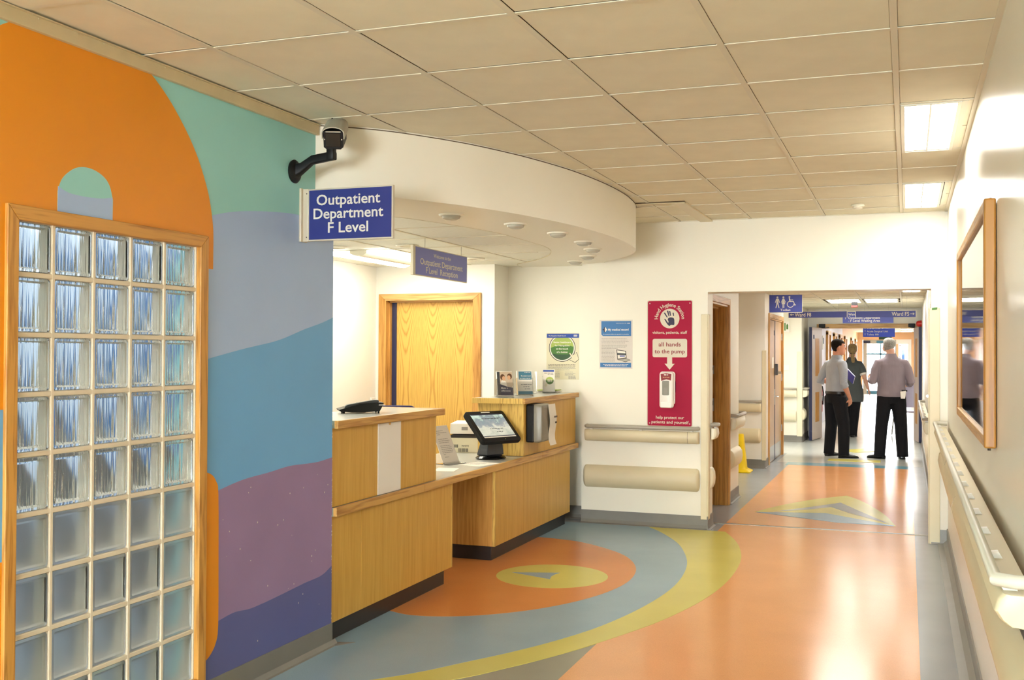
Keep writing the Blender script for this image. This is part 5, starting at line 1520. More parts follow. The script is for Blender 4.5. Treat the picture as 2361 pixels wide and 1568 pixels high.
def arrow_right(cx, cy, s):
    return [(cx - s, cy - s * 0.14), (cx + s * 0.45, cy - s * 0.14), (cx + s * 0.05, cy - s * 0.52), (cx + s * 0.38, cy - s * 0.52), (cx + s, cy), (cx + s * 0.38, cy + s * 0.52), (cx + s * 0.05, cy + s * 0.52), (cx + s * 0.45, cy + s * 0.14), (cx - s, cy + s * 0.14)]
for nm, cx, w, lab, lt in (('Ward F8', -1.184, 0.398, 'long blue hanging sign reading Ward F8 with an arrow to the left', -1), ('Ward F5', -0.281, 0.392, 'long blue hanging sign reading Ward F5 with an arrow to the right', 1)):
    t = thing('ward_sign', lab, 'sign', (cx, 15.5, 2.057), FACE_SOUTH)
    part('panel', MB().box(-w, w, -0.045, 0.042, -0.006, 0.004, 0.001, 1), 'sign_blue3', t)
    part('frame', MB().box(-w, w, 0.040, 0.046, -0.008, 0.006).box(-w - 0.004, -w + 0.004, -0.047, 0.046, -0.008, 0.006).box(w - 0.004, w + 0.004, -0.047, 0.046, -0.008, 0.006), 'alu', t)
    if lt < 0:
        sheet(t, 'arrow', [(2 * (-w + 0.05) - x, y) for x, y in arrow_right(-w + 0.05, -0.002, 0.028)], 0.0042, 0.0046, 'letter')
        ftext(t, nm, -w + 0.20, -0.028, 0.225, 0.052, 0.0042, 'letter', 0.035)
    else:
        sheet(t, 'arrow', arrow_right(w - 0.045, -0.002, 0.028), 0.0042, 0.0046, 'letter')
        ftext(t, nm, w - 0.20, -0.028, 0.225, 0.052, 0.0042, 'letter', 0.035)
    for x in (-w * 0.7, w * 0.7):
        part('hanger', MB().tube([(x, 0.044, -0.001), (x, SZ - 2.057 + 0.002, -0.001)], 0.0012, 6), 'steel', t)
def list_sign(label, cx, y, cz, w, h, rows, mat, cap, x0):
    t = thing('direction_sign', label, 'sign', (cx, y, cz), FACE_SOUTH)
    part('panel', MB().box(-w, w, -h, h, -0.006, 0.004, 0.001, 1), mat, t)
    for k, (s_, ww, yy, ar) in enumerate(rows):
        ftext(t, s_, x0 + ww / 2, yy, ww, cap, 0.0042, 'letter', 0.03)
        if ar:
            sheet(t, 'arrow', [(-w + 0.045 - (yv - yy - cap / 2), (xv + w - 0.045) + yy + cap / 2) for xv, yv in []] or [(-w + 0.045 + (b - 0.0), yy + cap / 2 + (a - 0.0)) for a, b in arrow_right(0, 0, cap * 0.62)], 0.0042, 0.0046, 'letter')
    for x in (-w * 0.8, w * 0.8):
        part('hanger', MB().tube([(x, h, -0.001), (x, SZ - cz + 0.002, -0.001)], 0.0012, 6), 'steel', t)
    return t
list_sign('blue Outpatient Department F Level Waiting Area sign above the fire doors', -0.611, 18.5, 2.105, 0.398, 0.092, [('Wards', 0.14, 0.035, True), ('Outpatient Department', 0.50, -0.022, True), ('- F Level Waiting Area', 0.50, -0.072, False)], 'sign_blue3', 0.040, -0.31)
t = list_sign('blue Wards F6 and F7, Acute Surgical Unit and Toilets sign beyond the fire doors', -0.594, 25.0, 2.0, 0.335, 0.122, [('Wards F6 & F7', 0.35, 0.055, True), ('Acute Surgical Unit', 0.45, -0.015, True), ('Toilets', 0.155, -0.085, True)], 'sign_far', 0.042, -0.255)
for x in (-0.06, -0.02):
    sheet(t, 'pictogram', [(x - 0.012, -0.085), (x + 0.012, -0.085), (x + 0.014, -0.055), (x + 0.006, -0.045), (x - 0.006, -0.045), (x - 0.014, -0.055)], 0.0042, 0.0046, 'letter')
t = thing('exit_sign', 'small green exit sign on the bright wall behind the Ward F8 sign', 'sign', (-1.93, 18.59, 1.975), FACE_SOUTH)
part('panel', MB().box(-0.05, 0.05, -0.10, 0.07, 0.0, 0.012), 'white_pl', t)
sheet(t, 'pictogram', rect(-0.035, -0.012, -0.08, 0.05), 0.012, 0.0125, 'print_green')
sheet(t, 'pictogram', [(0.0, -0.06), (0.03, -0.06), (0.03, 0.01), (0.015, 0.04), (0.0, 0.01)], 0.012, 0.0125, 'print_green')
t = thing('exit_sign', 'tiny green exit sign below the Acute Surgical Unit sign', 'sign', (-0.55, 30.0, 1.93), FACE_SOUTH)
part('panel', MB().box(-0.16, 0.16, -0.045, 0.045, -0.006, 0.004), 'print_dgreen', t)
part('hanger', MB().tube([(0, 0.04, 0), (0, SZ - 1.93, 0)], 0.003, 6), 'steel', t)
for k, (x, y, z, lab) in enumerate(((PR, 19.3, 2.02, 'red fire alarm sounder at the top right of the passage'), (0.32, 26.0, 1.90, 'red fire alarm sounder in the far corridor above the right fire door'))):
    t = thing('fire_alarm', lab, 'alarm', (x, y, z), FACE_WEST)
    part('base', MB().cyl((0, 0, 0), 0.055, 0.03, 'z', 20), 'red', t)
    part('sounder', MB().lathe([(0.052, 0.03), (0.050, 0.06), (0.035, 0.085), (0.004, 0.092)], 20), 'red', t, 40)
t = thing('door_sensor', 'small black and red sensor on the passage ceiling between the ward signs', 'sensor', (-0.755, 17.0, SZ), (0, 0, 0))
part('housing', MB().box(-0.045, 0.045, -0.035, 0.035, -0.062, -0.004, 0.006).cyl((0, 0, -0.006), 0.02, 0.006, 'z', 12), 'black', t)
part('base', MB().box(-0.043, 0.043, -0.037, 0.033, -0.085, -0.060, 0.004), 'red', t)
# ------------------------------------------------------------------ framed board on the right wall
BY0, BY1, BZ0, BZ1 = 4.16, 6.42, 1.172, 2.070
yc = (BY0 + BY1) / 2; zc = (BZ0 + BZ1) / 2
t = thing('notice_board', 'glazed notice board in a deep oak frame on the right wall', 'notice board', (RX, yc, zc), FACE_WEST)
hw, hh, fw, dp = (BY1 - BY0) / 2, (BZ1 - BZ0) / 2, 0.045, 0.043
for x0, x1 in ((-hw, -hw + fw), (hw - fw, hw)):
    part('frame_side', MB().box(x0, x1, -hh, hh, 0.002, dp, 0.007, 3), 'board_v', t)
for y0, y1 in ((-hh, -hh + fw), (hh - fw, hh)):
    part('frame_rail', MB().box(-hw + fw - 0.004, hw - fw + 0.004, y0, y1, 0.003, dp - 0.001, 0.006, 3), 'board_h', t)
part('backing', MB().box(-hw + fw, hw - fw, -hh + fw, hh - fw, 0.003, 0.010), 'board_back', t)
part('glazing', MB().box(-hw + fw, hw - fw, -hh + fw, hh - fw, 0.026, 0.029), 'pane', t)
part('lock', MB().cyl((hw - 0.09, -hh - 0.014, 0.02), 0.006, 0.016, 'y', 10), 'print_dark', t)
part('lock', MB().cyl((hw - 0.09, hh - 0.002, 0.015), 0.005, 0.014, 'y', 10), 'print_dark', t)

# ------------------------------------------------------------------ camera on a wall arm
t = thing('security_camera', 'black and grey security camera on a bent black wall arm above the blue sign', 'camera', (WX, 4.42, 2.375), (0, 0, 0))
part('wall_plate', MB().loft([[(x, y, z) for y, z in disc(0, 0, r, 24, r * 1.1)] for x, r in ((0.0, 0.050), (0.008, 0.052), (0.016, 0.046), (0.024, 0.034))]), 'black', t, 40)
for dz in (-0.036, 0.036):
    part('screw', MB().cyl((0.012, -0.012, dz), 0.004, 0.006, 'x', 10), 'steel', t)
arm = MB()
arm.loft([[(x, y, zc_ + z) for y, z in rrect(-a, a, -b, b, min(a, b) * 0.5, 3)] for x, zc_, a, b in ((0.010, 0.0, 0.026, 0.036), (0.045, 0.012, 0.020, 0.026), (0.105, 0.050, 0.017, 0.021), (0.205, 0.062, 0.017, 0.021), (0.226, 0.063, 0.016, 0.020))])
arm.box(0.188, 0.224, -0.018, 0.018, 0.045, 0.105, 0.004)
part('arm', arm, 'black', t, 40)
part('swivel', MB().cyl((0.206, 0.0, 0.100), 0.020, 0.022, 'z', 20).cyl((0.180, 0.0, 0.112), 0.005, 0.052, 'x', 10), 'black', t, 40)
hz = Matrix.Translation((0.206, 0.03, 0.172)) @ Matrix.Rotation(math.radians(24), 4, 'Z') @ Matrix.Rotation(math.radians(24), 4, 'X')
m = MB()
sec = [(-0.046, -0.046), (-0.034, -0.056), (0.034, -0.056), (0.046, -0.046), (0.046, 0.030), (-0.046, 0.030)]
m.loft([[(x * k, y, z * k) for x, z in sec] for y, k in ((-0.075, 0.98), (-0.070, 1.0), (0.11, 1.0), (0.115, 0.97))])
m.xform(hz); part('housing', m, 'black', t, 30)
m = MB()
roof = [(-0.053, -0.005)] + [(0.053 * math.cos(PI - PI * k / 10), 0.024 + 0.028 * math.sin(PI * k / 10)) for k in range(11)] + [(0.053, -0.005), (0.049, -0.005)] + [(0.049 * math.cos(PI * k / 10), 0.022 + 0.026 * math.sin(PI * k / 10)) for k in range(11)] + [(-0.049, -0.005)]
m.prism(roof, -0.082, 0.135, 'y'); m.xform(hz); part('sun_shield', m, 'grey_light', t, 40)
m = MB().box(-0.036, 0.034, -0.0785, -0.0755, -0.042, 0.022, 0.001, 1); m.xform(hz); part('window', m, 'black_gloss', t)
m = MB().box(-0.034, 0.036, -0.0775, -0.0755, 0.026, 0.031); m.xform(hz); part('name_strip', m, 'grey_light', t)
for x in (-0.040, 0.040):
    m = MB().cyl((x, -0.077, -0.008), 0.003, 0.003, 'y', 8); m.xform(hz); part('screw', m, 'steel', t)
part('cable', MB().tube([(0.185, 0.10, 0.17), (0.160, 0.11, 0.20), (0.150, 0.10, 0.235), (0.152, 0.10, CZ - 2.375)], 0.004, 8), 'black', t, 60)

# ------------------------------------------------------------------ yellow cone in the alcove
t = thing('safety_cone', 'tall yellow caution cone standing in the alcove', 'cone', (-2.02, 13.72, 0))
rings = []
for z, r in ((0.035, 0.118), (0.06, 0.105), (0.14, 0.098), (0.30, 0.082), (0.44, 0.068), (0.475, 0.064), (0.48, 0.055)):
    rings.append([(x, y, z) for x, y in rrect(-r, r, -r, r, r * 0.45, 4)])
part('body', MB().loft(rings), 'yellow_cone', t, 40)
rings = [[(x, y, z) for x, y in rrect(-r, r, -r, r, 0.03, 4)] for z, r in ((0.0, 0.165), (0.012, 0.167), (0.02, 0.155), (0.04, 0.117))]
part('base', MB().loft(rings), 'yellow_cone', t, 40)
m = MB()
rs = random.Random(11)
for z, x0, x1 in ((0.34, -0.05, 0.03), (0.335, 0.0, 0.035), (0.25, -0.05, 0.0), (0.24, -0.03, 0.01), (0.165, -0.06, 0.05), (0.15, -0.05, 0.02), (0.13, -0.04, 0.03)):
    n = 5
    yf = -(0.118 - (z - 0.035) * 0.125) - 0.0008
    pts = [(x0 + (x1 - x0) * k / n, yf, z + rs.uniform(-0.018, 0.018)) for k in range(n + 1)]
    m.tube(pts, 0.0022, 5)
part('scribble', m, 'print_dark', t)

# notices on the right wall of the passage
for k, (y, z, lab) in enumerate(((12.1, 1.95, 'upper paper notice on the right wall of the passage'), (12.4, 1.66, 'lower paper notice on the right wall of the passage'), (11.2, 1.55, 'glossy white notice beside the chrome lever door'))):
    t = thing('wall_notice', lab, 'notice', (PR, y, z), FACE_WEST, (0, 0, 0) and None)
    part('sheet', MB().box(-0.15, 0.15, -0.11, 0.11, 0, 0.003), 'paper', t)
    lines(t, [(-0.12, 0.1 - 0.03 * (q % 3), 0.08 - 0.025 * q) for q in range(7)], 0.0032, 'print_grey', 'small_print', 0.008, 30 + k)

# fire extinguisher, hanging bag, small chair beyond the doors
t = thing('fire_extinguisher', 'red fire extinguisher on the wall behind the left fire door', 'extinguisher', (-1.645, 21.6, 0.36))
part('cylinder', MB().lathe([(0.01, 0.0), (0.085, 0.0), (0.092, 0.02), (0.092, 0.42), (0.075, 0.47), (0.035, 0.50), (0.01, 0.505)], 20), 'red', t, 40)
part('valve', MB().cyl((0, 0, 0.50), 0.022, 0.05, 'z', 12).box(-0.02, 0.10, -0.012, 0.012, 0.55, 0.57, 0.003).box(-0.02, 0.09, -0.012, 0.012, 0.585, 0.60, 0.003), 'black', t)
part('hose', MB().tube([(0.02, 0, 0.53), (0.09, -0.02, 0.50), (0.11, -0.03, 0.38), (0.10, -0.02, 0.15)], 0.012, 8), 'black', t)
part('label_band', MB().lathe([(0.0925, 0.22), (0.0935, 0.22), (0.0935, 0.32), (0.0925, 0.32)], 20), 'paper', t, 40)
part('bracket', MB().box(-0.104, -0.085, -0.05, 0.05, 0.1, 0.4), 'red', t)
t = thing('green_bag', 'bright green bag hanging on the far corridor wall behind the left door', 'bag', (-1.70, 21.4, 1.25))
part('bag', MB().loft([[(x * k, y * k, z) for x, y in disc(0, 0, 0.05, 16, 0.12)] for z, k in ((-0.02, 0.7), (0.0, 1.0), (0.10, 1.05), (0.16, 0.75), (0.20, 0.2))]), 'green', t, 50)
part('strap', MB().tube([(0, -0.05, 0.18), (-0.03, 0, 0.30), (0, 0.05, 0.18)], 0.006, 8), 'green', t)
t = thing('alarm_box', 'red call point high on the far corridor wall behind the left door', 'alarm', (-1.75, 21.2, 1.96), FACE_EAST)
part('box', MB().box(-0.08, 0.08, -0.06, 0.06, 0, 0.06, 0.006), 'red', t)
part('plate', MB().box(-0.04, 0.04, -0.03, 0.03, 0.06, 0.064), 'white_pl', t)
for k, (y, z, h) in enumerate(((24.4, 1.75, 0.30), (27.2, 1.6, 0.28), (29.6, 1.62, 0.26))):
    t = thing('wall_notice', ('first', 'second', 'third')[k] + ' framed notice along the left wall of the far corridor, counted from the fire doors', 'notice', (-1.75, y, z), FACE_EAST, 'far corridor notices')
    part('sheet', MB().box(-0.2, 0.2, -h / 2, h / 2, 0, 0.012), 'paper', t)
    part('print_block', MB().box(-0.15, 0.15, -h * 0.1, h * 0.35, 0.012, 0.013), ('print_navy', 'print_blue', 'print_grey')[k], t)

# pale tubular chair beyond the right fire door
t = thing('tub_chair', 'pale lilac chair with curved tube legs behind the right fire door', 'chair', (0.0, 20.75, 0), (0, 0, math.radians(15)))
part('seat', MB().prism(rrect(-0.20, 0.20, -0.20, 0.20, 0.06, 4), 0.44, 0.47, 'z', 0.008), 'lav_grey', t)
bk = MB()
bk.loft([[(x, 0.17 + q * 0.10 + 0.05 * (x / 0.2) ** 2 * -1, z) for x in (-0.19, -0.1, 0, 0.1, 0.19)] + [(x, 0.19 + q * 0.10 - 0.05 * (x / 0.2) ** 2, z) for x in (0.19, 0.1, 0, -0.1, -0.19)] for z, q in ((0.52, 0.0), (0.70, 0.4), (0.90, 0.9), (0.94, 1.0))])
part('backrest', bk, 'lav_grey', t, 50)
for s in (-1, 1):
    part('leg', MB().tube([(s * 0.21, -0.22, 0.012), (s * 0.215, -0.20, 0.25), (s * 0.215, -0.10, 0.50), (s * 0.21, 0.06, 0.62), (s * 0.20, 0.20, 0.66)], 0.013, 8), 'rail_grey', t, 60)
    part('leg', MB().tube([(s * 0.21, 0.26, 0.012), (s * 0.205, 0.16, 0.30), (s * 0.20, 0.02, 0.445)], 0.013, 8), 'rail_grey', t, 60)
# ------------------------------------------------------------------ people
M['skin'] = paint('skin', rgb(200, 138, 108), 0.55, 0.05, 20)
M['skin_f'] = paint('skin_fair', rgb(206, 158, 136), 0.55, 0.05, 20)
M['lips'] = flat('lips', rgb(160, 84, 76), 0.5)
M['eye'] = flat('eye', rgb(40, 30, 26), 0.2)
M['eye_white'] = flat('eye_white', rgb(226, 220, 212), 0.3)
M['hair_dark'] = paint('hair_dark', rgb(30, 24, 20), 0.9, 0.3, 60, 0.5, 0.1, 150)
M['hair_grey'] = paint('hair_grey', rgb(140, 138, 132), 0.85, 0.25, 60, 0.5, 0.15, 150)
M['hair_blond'] = paint('hair_blond', rgb(150, 124, 82), 0.55, 0.25, 60, 0.5, 0.4, 150)
def cloth(name, c, stripes=None, fold=0.35):
    t = NT(name)
    v = t.coords()
    f = t.noise(v, 5, 3)
    col = t.ramp(f, [(0.3, mix(c, 0.93)), (0.7, mix(c, 1.05))])
    if stripes:
        w = t.n('ShaderNodeTexWave', wave_type='BANDS', bands_direction='X')
        w.inputs['Scale'].default_value = stripes
        t.l(v, w.inputs['Vector'])
        mx = t.n('ShaderNodeMix', data_type='RGBA', blend_type='MULTIPLY'); mx.inputs[0].default_value = 1.0
        t.l(col, mx.inputs[6]); t.l(t.ramp(w.outputs['Fac'], [(0.2, (0.88, 0.89, 0.92, 1)), (0.8, (1, 1, 1, 1))]), mx.inputs[7])
        col = mx.outputs[2]
    t.l(col, t.b.inputs['Base Color'])
    t.b.inputs['Roughness'].default_value = 0.85
    t.b.inputs['Specular IOR Level'].default_value = 0.2
    t.bump(t.noise(t.coords((1, 1, 0.45)), 9, 3, 0.6), fold, 0.03)
    return t.m
M['shirt_grey'] = cloth('shirt_pale_grey', rgb(164, 168, 174), 38)
M['shirt_mauve'] = cloth('shirt_mauve_grey', rgb(140, 128, 136))
M['tunic'] = cloth('tunic_slate', rgb(82, 88, 90))
M['trousers'] = cloth('trousers_black', rgb(24, 24, 28), None, 0.5)
M['shoe'] = flat('shoe_leather', rgb(20, 19, 19), 0.25)
M['belt'] = flat('belt_leather', rgb(28, 24, 22), 0.4)
M['folder'] = flat('folder_blue', rgb(40, 40, 128), 0.4)

def fuse(name, mb, mat, parent, voxel=0.010, smooth=4):
    """one continuous surface from overlapping closed shapes"""
    me = mb.mesh(name)
    o = bpy.data.objects.new('tmp_body', me); COL.objects.link(o)
    r = o.modifiers.new('r', 'REMESH'); r.mode = 'VOXEL'; r.voxel_size = voxel
    s = o.modifiers.new('s', 'SMOOTH'); s.factor = 0.5; s.iterations = smooth
    dg = bpy.context.evaluated_depsgraph_get()
    out = bpy.data.meshes.new_from_object(o.evaluated_get(dg))
    bpy.data.objects.remove(o)
    out.name = name
    out.materials.clear()
    out.polygons.foreach_set('use_smooth', [True] * len(out.polygons))
    return link(name, out, mat, parent)

HEAD = [(-0.118, .018, .068, .020), (-.108, .036, .082, .004), (-.085, .050, .088, -.030), (-.055, .061, .088, -.066), (-.02, .068, .090, -.086), (.02, .073, .090, -.098), (.055, .073, .084, -.102), (.085, .064, .060, -.090), (.106, .044, .028, -.064), (.116, .018, -.006, -.036)]
def head_rings(k=1.0, grow=0.0, n=20):
    out = []
    for z, hw, fr, bk in HEAD:
        hw, fr, bk = hw + grow, fr + grow, bk - grow
        mid, hf = (fr + bk) / 2, (fr - bk) / 2
        zz = z * (1 + grow * 6)
        out.append([(hw * math.cos(2 * PI * i / n) * k, (mid + hf * math.sin(2 * PI * i / n)) * k, zz * k) for i in range(n)])
    return out

def torso(mb, rows, n=24):
    mb.loft([[(cx + hw * math.cos(2 * PI * i / n) * (1 - 0.10 * abs(math.sin(4 * PI * i / n))), cy + hd * math.sin(2 * PI * i / n), z) for i in range(n)] for z, hw, hd, cx, cy in rows])

def hand_mb(mb, wrist, direction, palm_n, k=1.0, curl=0.5, thumb_side=1):
    """palm and five fingers growing from the wrist along DIRECTION; PALM_N is the way the palm faces"""
    d = Vector(direction).normalized(); nn = Vector(palm_n); nn = (nn - d * nn.dot(d)).normalized()
    s = d.cross(nn) * thumb_side
    w = Vector(wrist)
    mb.loft([[w + d * a * k + s * (hw * math.cos(2 * PI * i / 12)) * k + nn * (th * math.sin(2 * PI * i / 12)) * k for i in range(12)] for a, hw, th in ((-0.02, .026, .020), (0.01, .030, .018), (0.05, .041, .016), (0.085, .042, .014), (0.095, .036, .010))])
    for q, L in ((0.030, .068), (0.011, .078), (-0.009, .073), (-0.029, .056)):
        p0 = w + d * 0.08 * k + s * q * k
        a1 = d * math.cos(curl * 0.6) + nn * math.sin(curl * 0.6)
        a2 = d * math.cos(curl * 1.6) + nn * math.sin(curl * 1.6)
        a3 = d * math.cos(curl * 2.4) + nn * math.sin(curl * 2.4)
        p1 = p0 + a1 * L * 0.45 * k; p2 = p1 + a2 * L * 0.32 * k; p3 = p2 + a3 * L * 0.26 * k
        mb.tube([p0, p1, p2, p3], [.0095 * k, .009 * k, .0085 * k, .007 * k], 8, True, True)
    t0 = w + d * 0.025 * k + s * 0.026 * k
    t1 = t0 + (d * 0.6 + s * 0.7 + nn * 0.3).normalized() * 0.038 * k
    t2 = t1 + (d * 0.85 + s * 0.25 + nn * 0.4).normalized() * 0.030 * k
    mb.tube([t0, t1, t2], [.013 * k, .0105 * k, .0085 * k], 8, True, True)

def shoe(parent, x, y, ang, lift=0.0, k=1.0, mat='shoe'):
    e = Matrix.Translation((x, y, lift)) @ Matrix.Rotation(ang, 4, 'Z')
    m = MB()
    rings = []
    for yy, w, h in ((-.095, .026, .030), (-.090, .034, .062), (-.05, .038, .078), (0.0, .038, .080), (.05, .043, .064), (.10, .049, .050), (.15, .045, .042), (.18, .030, .032), (.192, .012, .016)):
        rings.append([(px * k, yy * k, max(0.006, pz) * k) for px, pz in [(w * math.cos(a) * (1.0 if math.sin(a) < 0.2 else 0.92), h * 0.5 + h * 0.5 * math.sin(a)) for a in [2 * PI * i / 14 for i in range(14)]]])
    m.loft(rings)
    m.xform(e)
    s = part('shoe', m, mat, parent, 60)
    sm = MB().prism([(px * k, py * k) for px, py in spline([(0.0, -.10), (.036, -.07), (.038, 0.0), (.050, .09), (.040, .165), (0.0, .196), (-.040, .165), (-.050, .09), (-.038, 0.0), (-.036, -.07)], 3, True)], 0.0, 0.012 * k)
    sm.xform(e)
    part('sole', sm, 'black', s)
    return s

def person(label, loc, rz, k, shirt, pants, skin, hair, J, hair_kind, hem=0.94):
    """J: joints in metres for a figure of height 1.75, scaled by k; x right, y forward"""
    t = thing('person', label, 'person', loc, (0, 0, rz), None)
    P = {a: Vector(b) * k for a, b in J.items() if isinstance(b, tuple)}
    hip_y = J.get('hip_y', 0.0)
    lean = J.get('lean', 0.0)
    def cyy(z): return (hip_y + lean * max(0.0, (z - 0.95)) / 0.5) * k
    body = MB()
    rows = [(.86, .155, .100), (.98, .150, .098), (1.10, .152, .100), (1.22, .166, .106), (1.33, .178, .106), (1.40, .150, .086), (1.435, .095, .066), (1.47, .060, .056), (1.53, .056, .056), (1.58, .052, .054)]
    torso(body, [(z * k, hw * k, hd * k, 0, cyy(z)) for z, hw, hd in rows])
    neck = Vector((0, cyy(1.50) / k, 1.50)) * k
    hc = P['head']
    body.tube([neck - Vector((0, 0, 0.04 * k)), neck + (hc - neck) * 0.35, hc + Vector((0, -0.02 * k, -0.05 * k))], [0.060 * k, 0.054 * k, 0.054 * k], 14)
    hr = J.get('head_rot', 0.0); hp = J.get('head_pitch', 0.0)
    HM = Matrix.Translation(hc) @ Matrix.Rotation(hr, 4, 'Z') @ Matrix.Rotation(-hp, 4, 'X')
    hb = MB(); hb.loft(head_rings(k))
    hb.ell((0, .098 * k, -.018 * k), (.014 * k, .020 * k, .016 * k))
    hb.ell((0, .091 * k, .008 * k), (.010 * k, .013 * k, .030 * k))
    hb.ell((0, .086 * k, .034 * k), (.050 * k, .012 * k, .010 * k))
    hb.ell((0, .084 * k, -.062 * k), (.024 * k, .011 * k, .012 * k))
    hb.ell((0, .074 * k, -.098 * k), (.022 * k, .016 * k, .016 * k))
    for s in (-1, 1):
        hb.ell((s * .074 * k, -.010 * k, -.005 * k), (.010 * k, .018 * k, .032 * k))
    hb.xform(HM)
    tmp = bpy.data.meshes.new('tmp'); hb.bm.to_mesh(tmp); hb.bm.free()
    body.bm.from_mesh(tmp); bpy.data.meshes.remove(tmp)
    for s, S in ((-1, 'l'), (1, 'r')):
        sh, el, wr = P[S + '_sh'], P[S + '_el'], P[S + '_wr']
        body.tube([sh - Vector((s * 0.05 * k, 0, 0)), sh, (sh + el) / 2, el, el.lerp(wr, 0.3), el.lerp(wr, 0.7), wr], [.05 * k, .048 * k, .044 * k, .038 * k, .042 * k, .032 * k, .026 * k], 14, True, True)
        hand_mb(body, wr, P[S + '_hd'] - wr, Vector(J[S + '_pn']), k, J.get(S + '_curl', 0.6), s * J.get(S + '_th', 1))
        hp_, kn, an = P[S + '_hip'], P[S + '_kn'], P[S + '_an']
        body.tube([hp_ + Vector((0, 0, 0.05 * k)), hp_, (hp_ + kn) / 2, kn, kn.lerp(an, 0.3), an], [.085 * k, .082 * k, .068 * k, .052 * k, .050 * k, .034 * k], 14)
        body.ell(an + Vector((0, 0.03 * k, -0.02 * k)), (.03 * k, .07 * k, .03 * k))
    fuse('body', body, skin, t, 0.008)
    # face
    for s in (-1, 1):
        e = MB().ell((s * .031 * k, .0815 * k, .012 * k), (.012 * k, .008 * k, .007 * k)); e.xform(HM); ew = part('eye', e, 'eye_white', t, 60)
        e = MB().ell((s * .031 * k, .0885 * k, .012 * k), (.0055 * k, .003 * k, .0055 * k)); e.xform(HM); part('pupil', e, 'eye', ew, 60)
        e = MB().ell((s * .032 * k, .090 * k, .034 * k), (.018 * k, .006 * k, .004 * k)); e.xform(HM); part('eyebrow', e, hair, t, 60)
    e = MB().ell((0, .0925 * k, -.060 * k), (.020 * k, .005 * k, .005 * k)); e.xform(HM); part('mouth', e, 'lips', t, 60)
    # hair
    hm = MB(); R = head_rings(k, 0.012 * (1.0 if hair_kind != 'pony' else 1.1), 28)
    vs = [tuple(p) for r in R for p in r]; n = 28
    fs = []
    low = J.get('hair_low', -0.075)
    for a in range(len(R) - 1):
        for i in range(n):
            j = (i + 1) % n
            q = [Vector(vs[a * n + i]), Vector(vs[a * n + j]), Vector(vs[(a + 1) * n + j]), Vector(vs[(a + 1) * n + i])]
            c = (q[0] + q[1] + q[2] + q[3]) / 4 / k
            front = c.y > 0.045 and c.z < 0.065
            side = c.y > -0.005 and c.z < 0.03
            if front or side or c.z < low or (c.y > -0.03 and c.z < -0.02):
                continue
            fs.append((a * n + i, a * n + j, (a + 1) * n + j, (a + 1) * n + i))
    fs.append(tuple((len(R) - 1) * n + i for i in range(n)))
    hm._faces(vs, fs)
    loose = [v for v in hm.bm.verts if not v.link_faces]
    bmesh.ops.delete(hm.bm, geom=loose, context='VERTS')
    bmesh.ops.recalc_face_normals(hm.bm, faces=hm.bm.faces)
    bmesh.ops.solidify(hm.bm, geom=hm.bm.faces[:], thickness=0.016 * k)
    hm.xform(HM)
    me = hm.mesh('hair', None)
    ho = link('hair', me, hair, t)
    sub = ho.modifiers.new('s', 'SUBSURF'); sub.levels = 1; sub.render_levels = 2
    if hair_kind == 'pony':
        pm = MB()
        pm.ell((0, -.112 * k, .0 * k), (.05 * k, .03 * k, .055 * k))
        pm.tube([(0, -.115 * k, -.035 * k), (0.004 * k, -.135 * k, -.085 * k), (0.012 * k, -.135 * k, -.15 * k), (0.016 * k, -.12 * k, -.21 * k), (0.014 * k, -.10 * k, -.27 * k)], [.026 * k, .030 * k, .036 * k, .032 * k, .010 * k], 12, True, True)
        pm.xform(HM); part('ponytail', pm, hair, ho, 60)
        bm_ = MB().tube([(-0.032 * k, -.118 * k, -.050 * k), (0, -.148 * k, -.055 * k), (0.032 * k, -.118 * k, -.050 * k)], .010 * k, 8); bm_.xform(HM); part('hair_band', bm_, 'black', ho, 60)
    # shirt: torso, collar, sleeves
    sm = MB()
    top = J.get('shirt_rows') or [(hem - 0.03, .172, .118), (hem + 0.02, .182, .126), (1.06, .178, .124), (1.16, .180, .126), (1.27, .192, .126), (1.35, .196, .120), (1.395, .186, .104), (1.425, .152, .092), (1.448, .112, .082), (1.470, .084, .074), (1.482, .074, .068)]
    torso(sm, [(z * k, hw * k, hd * k, 0, cyy(z)) for z, hw, hd in top])
    for s, S in ((-1, 'l'), (1, 'r')):
        sh, el, wr = P[S + '_sh'], P[S + '_el'], P[S + '_wr']
        f = J.get('sleeve', 0.25)
        if f >= 0:
            en = el.lerp(wr, f)
            sm.tube([sh - Vector((s * 0.07 * k, 0, 0.01 * k)), sh - Vector((s * 0.015 * k, 0, 0.01 * k)), sh.lerp(el, 0.35), sh.lerp(el, 0.75), el, en], [.070 * k, .070 * k, .064 * k, .058 * k, .056 * k, .052 * k], 16, True, False)
        else:
            en = sh.lerp(el, 0.78)
            sm.tube([sh - Vector((s * 0.07 * k, 0, 0.01 * k)), sh - Vector((s * 0.015 * k, 0, 0.01 * k)), sh.lerp(el, 0.35), en], [.066 * k, .066 * k, .064 * k, .064 * k], 16, True, False)
    so = fuse('shirt' if hair_kind != 'pony' else 'tunic', sm, shirt, t, 0.010, 3)
    for s, S in ((-1, 'l'), (1, 'r')):
        sh, el, wr = P[S + '_sh'], P[S + '_el'], P[S + '_wr']
        f = J.get('sleeve', 0.25)
        if f >= 0:
            en = el.lerp(wr, f); d = (wr - el).normalized(); r = .056
        else:
            en = sh.lerp(el, 0.78); d = (el - sh).normalized(); r = .066
        part('cuff', MB().tube([en - d * 0.022 * k, en + d * 0.012 * k], r * k, 18), shirt if f >= 0 else 'white_pl', so, 60)
    cz_ = 1.475
    col = MB()
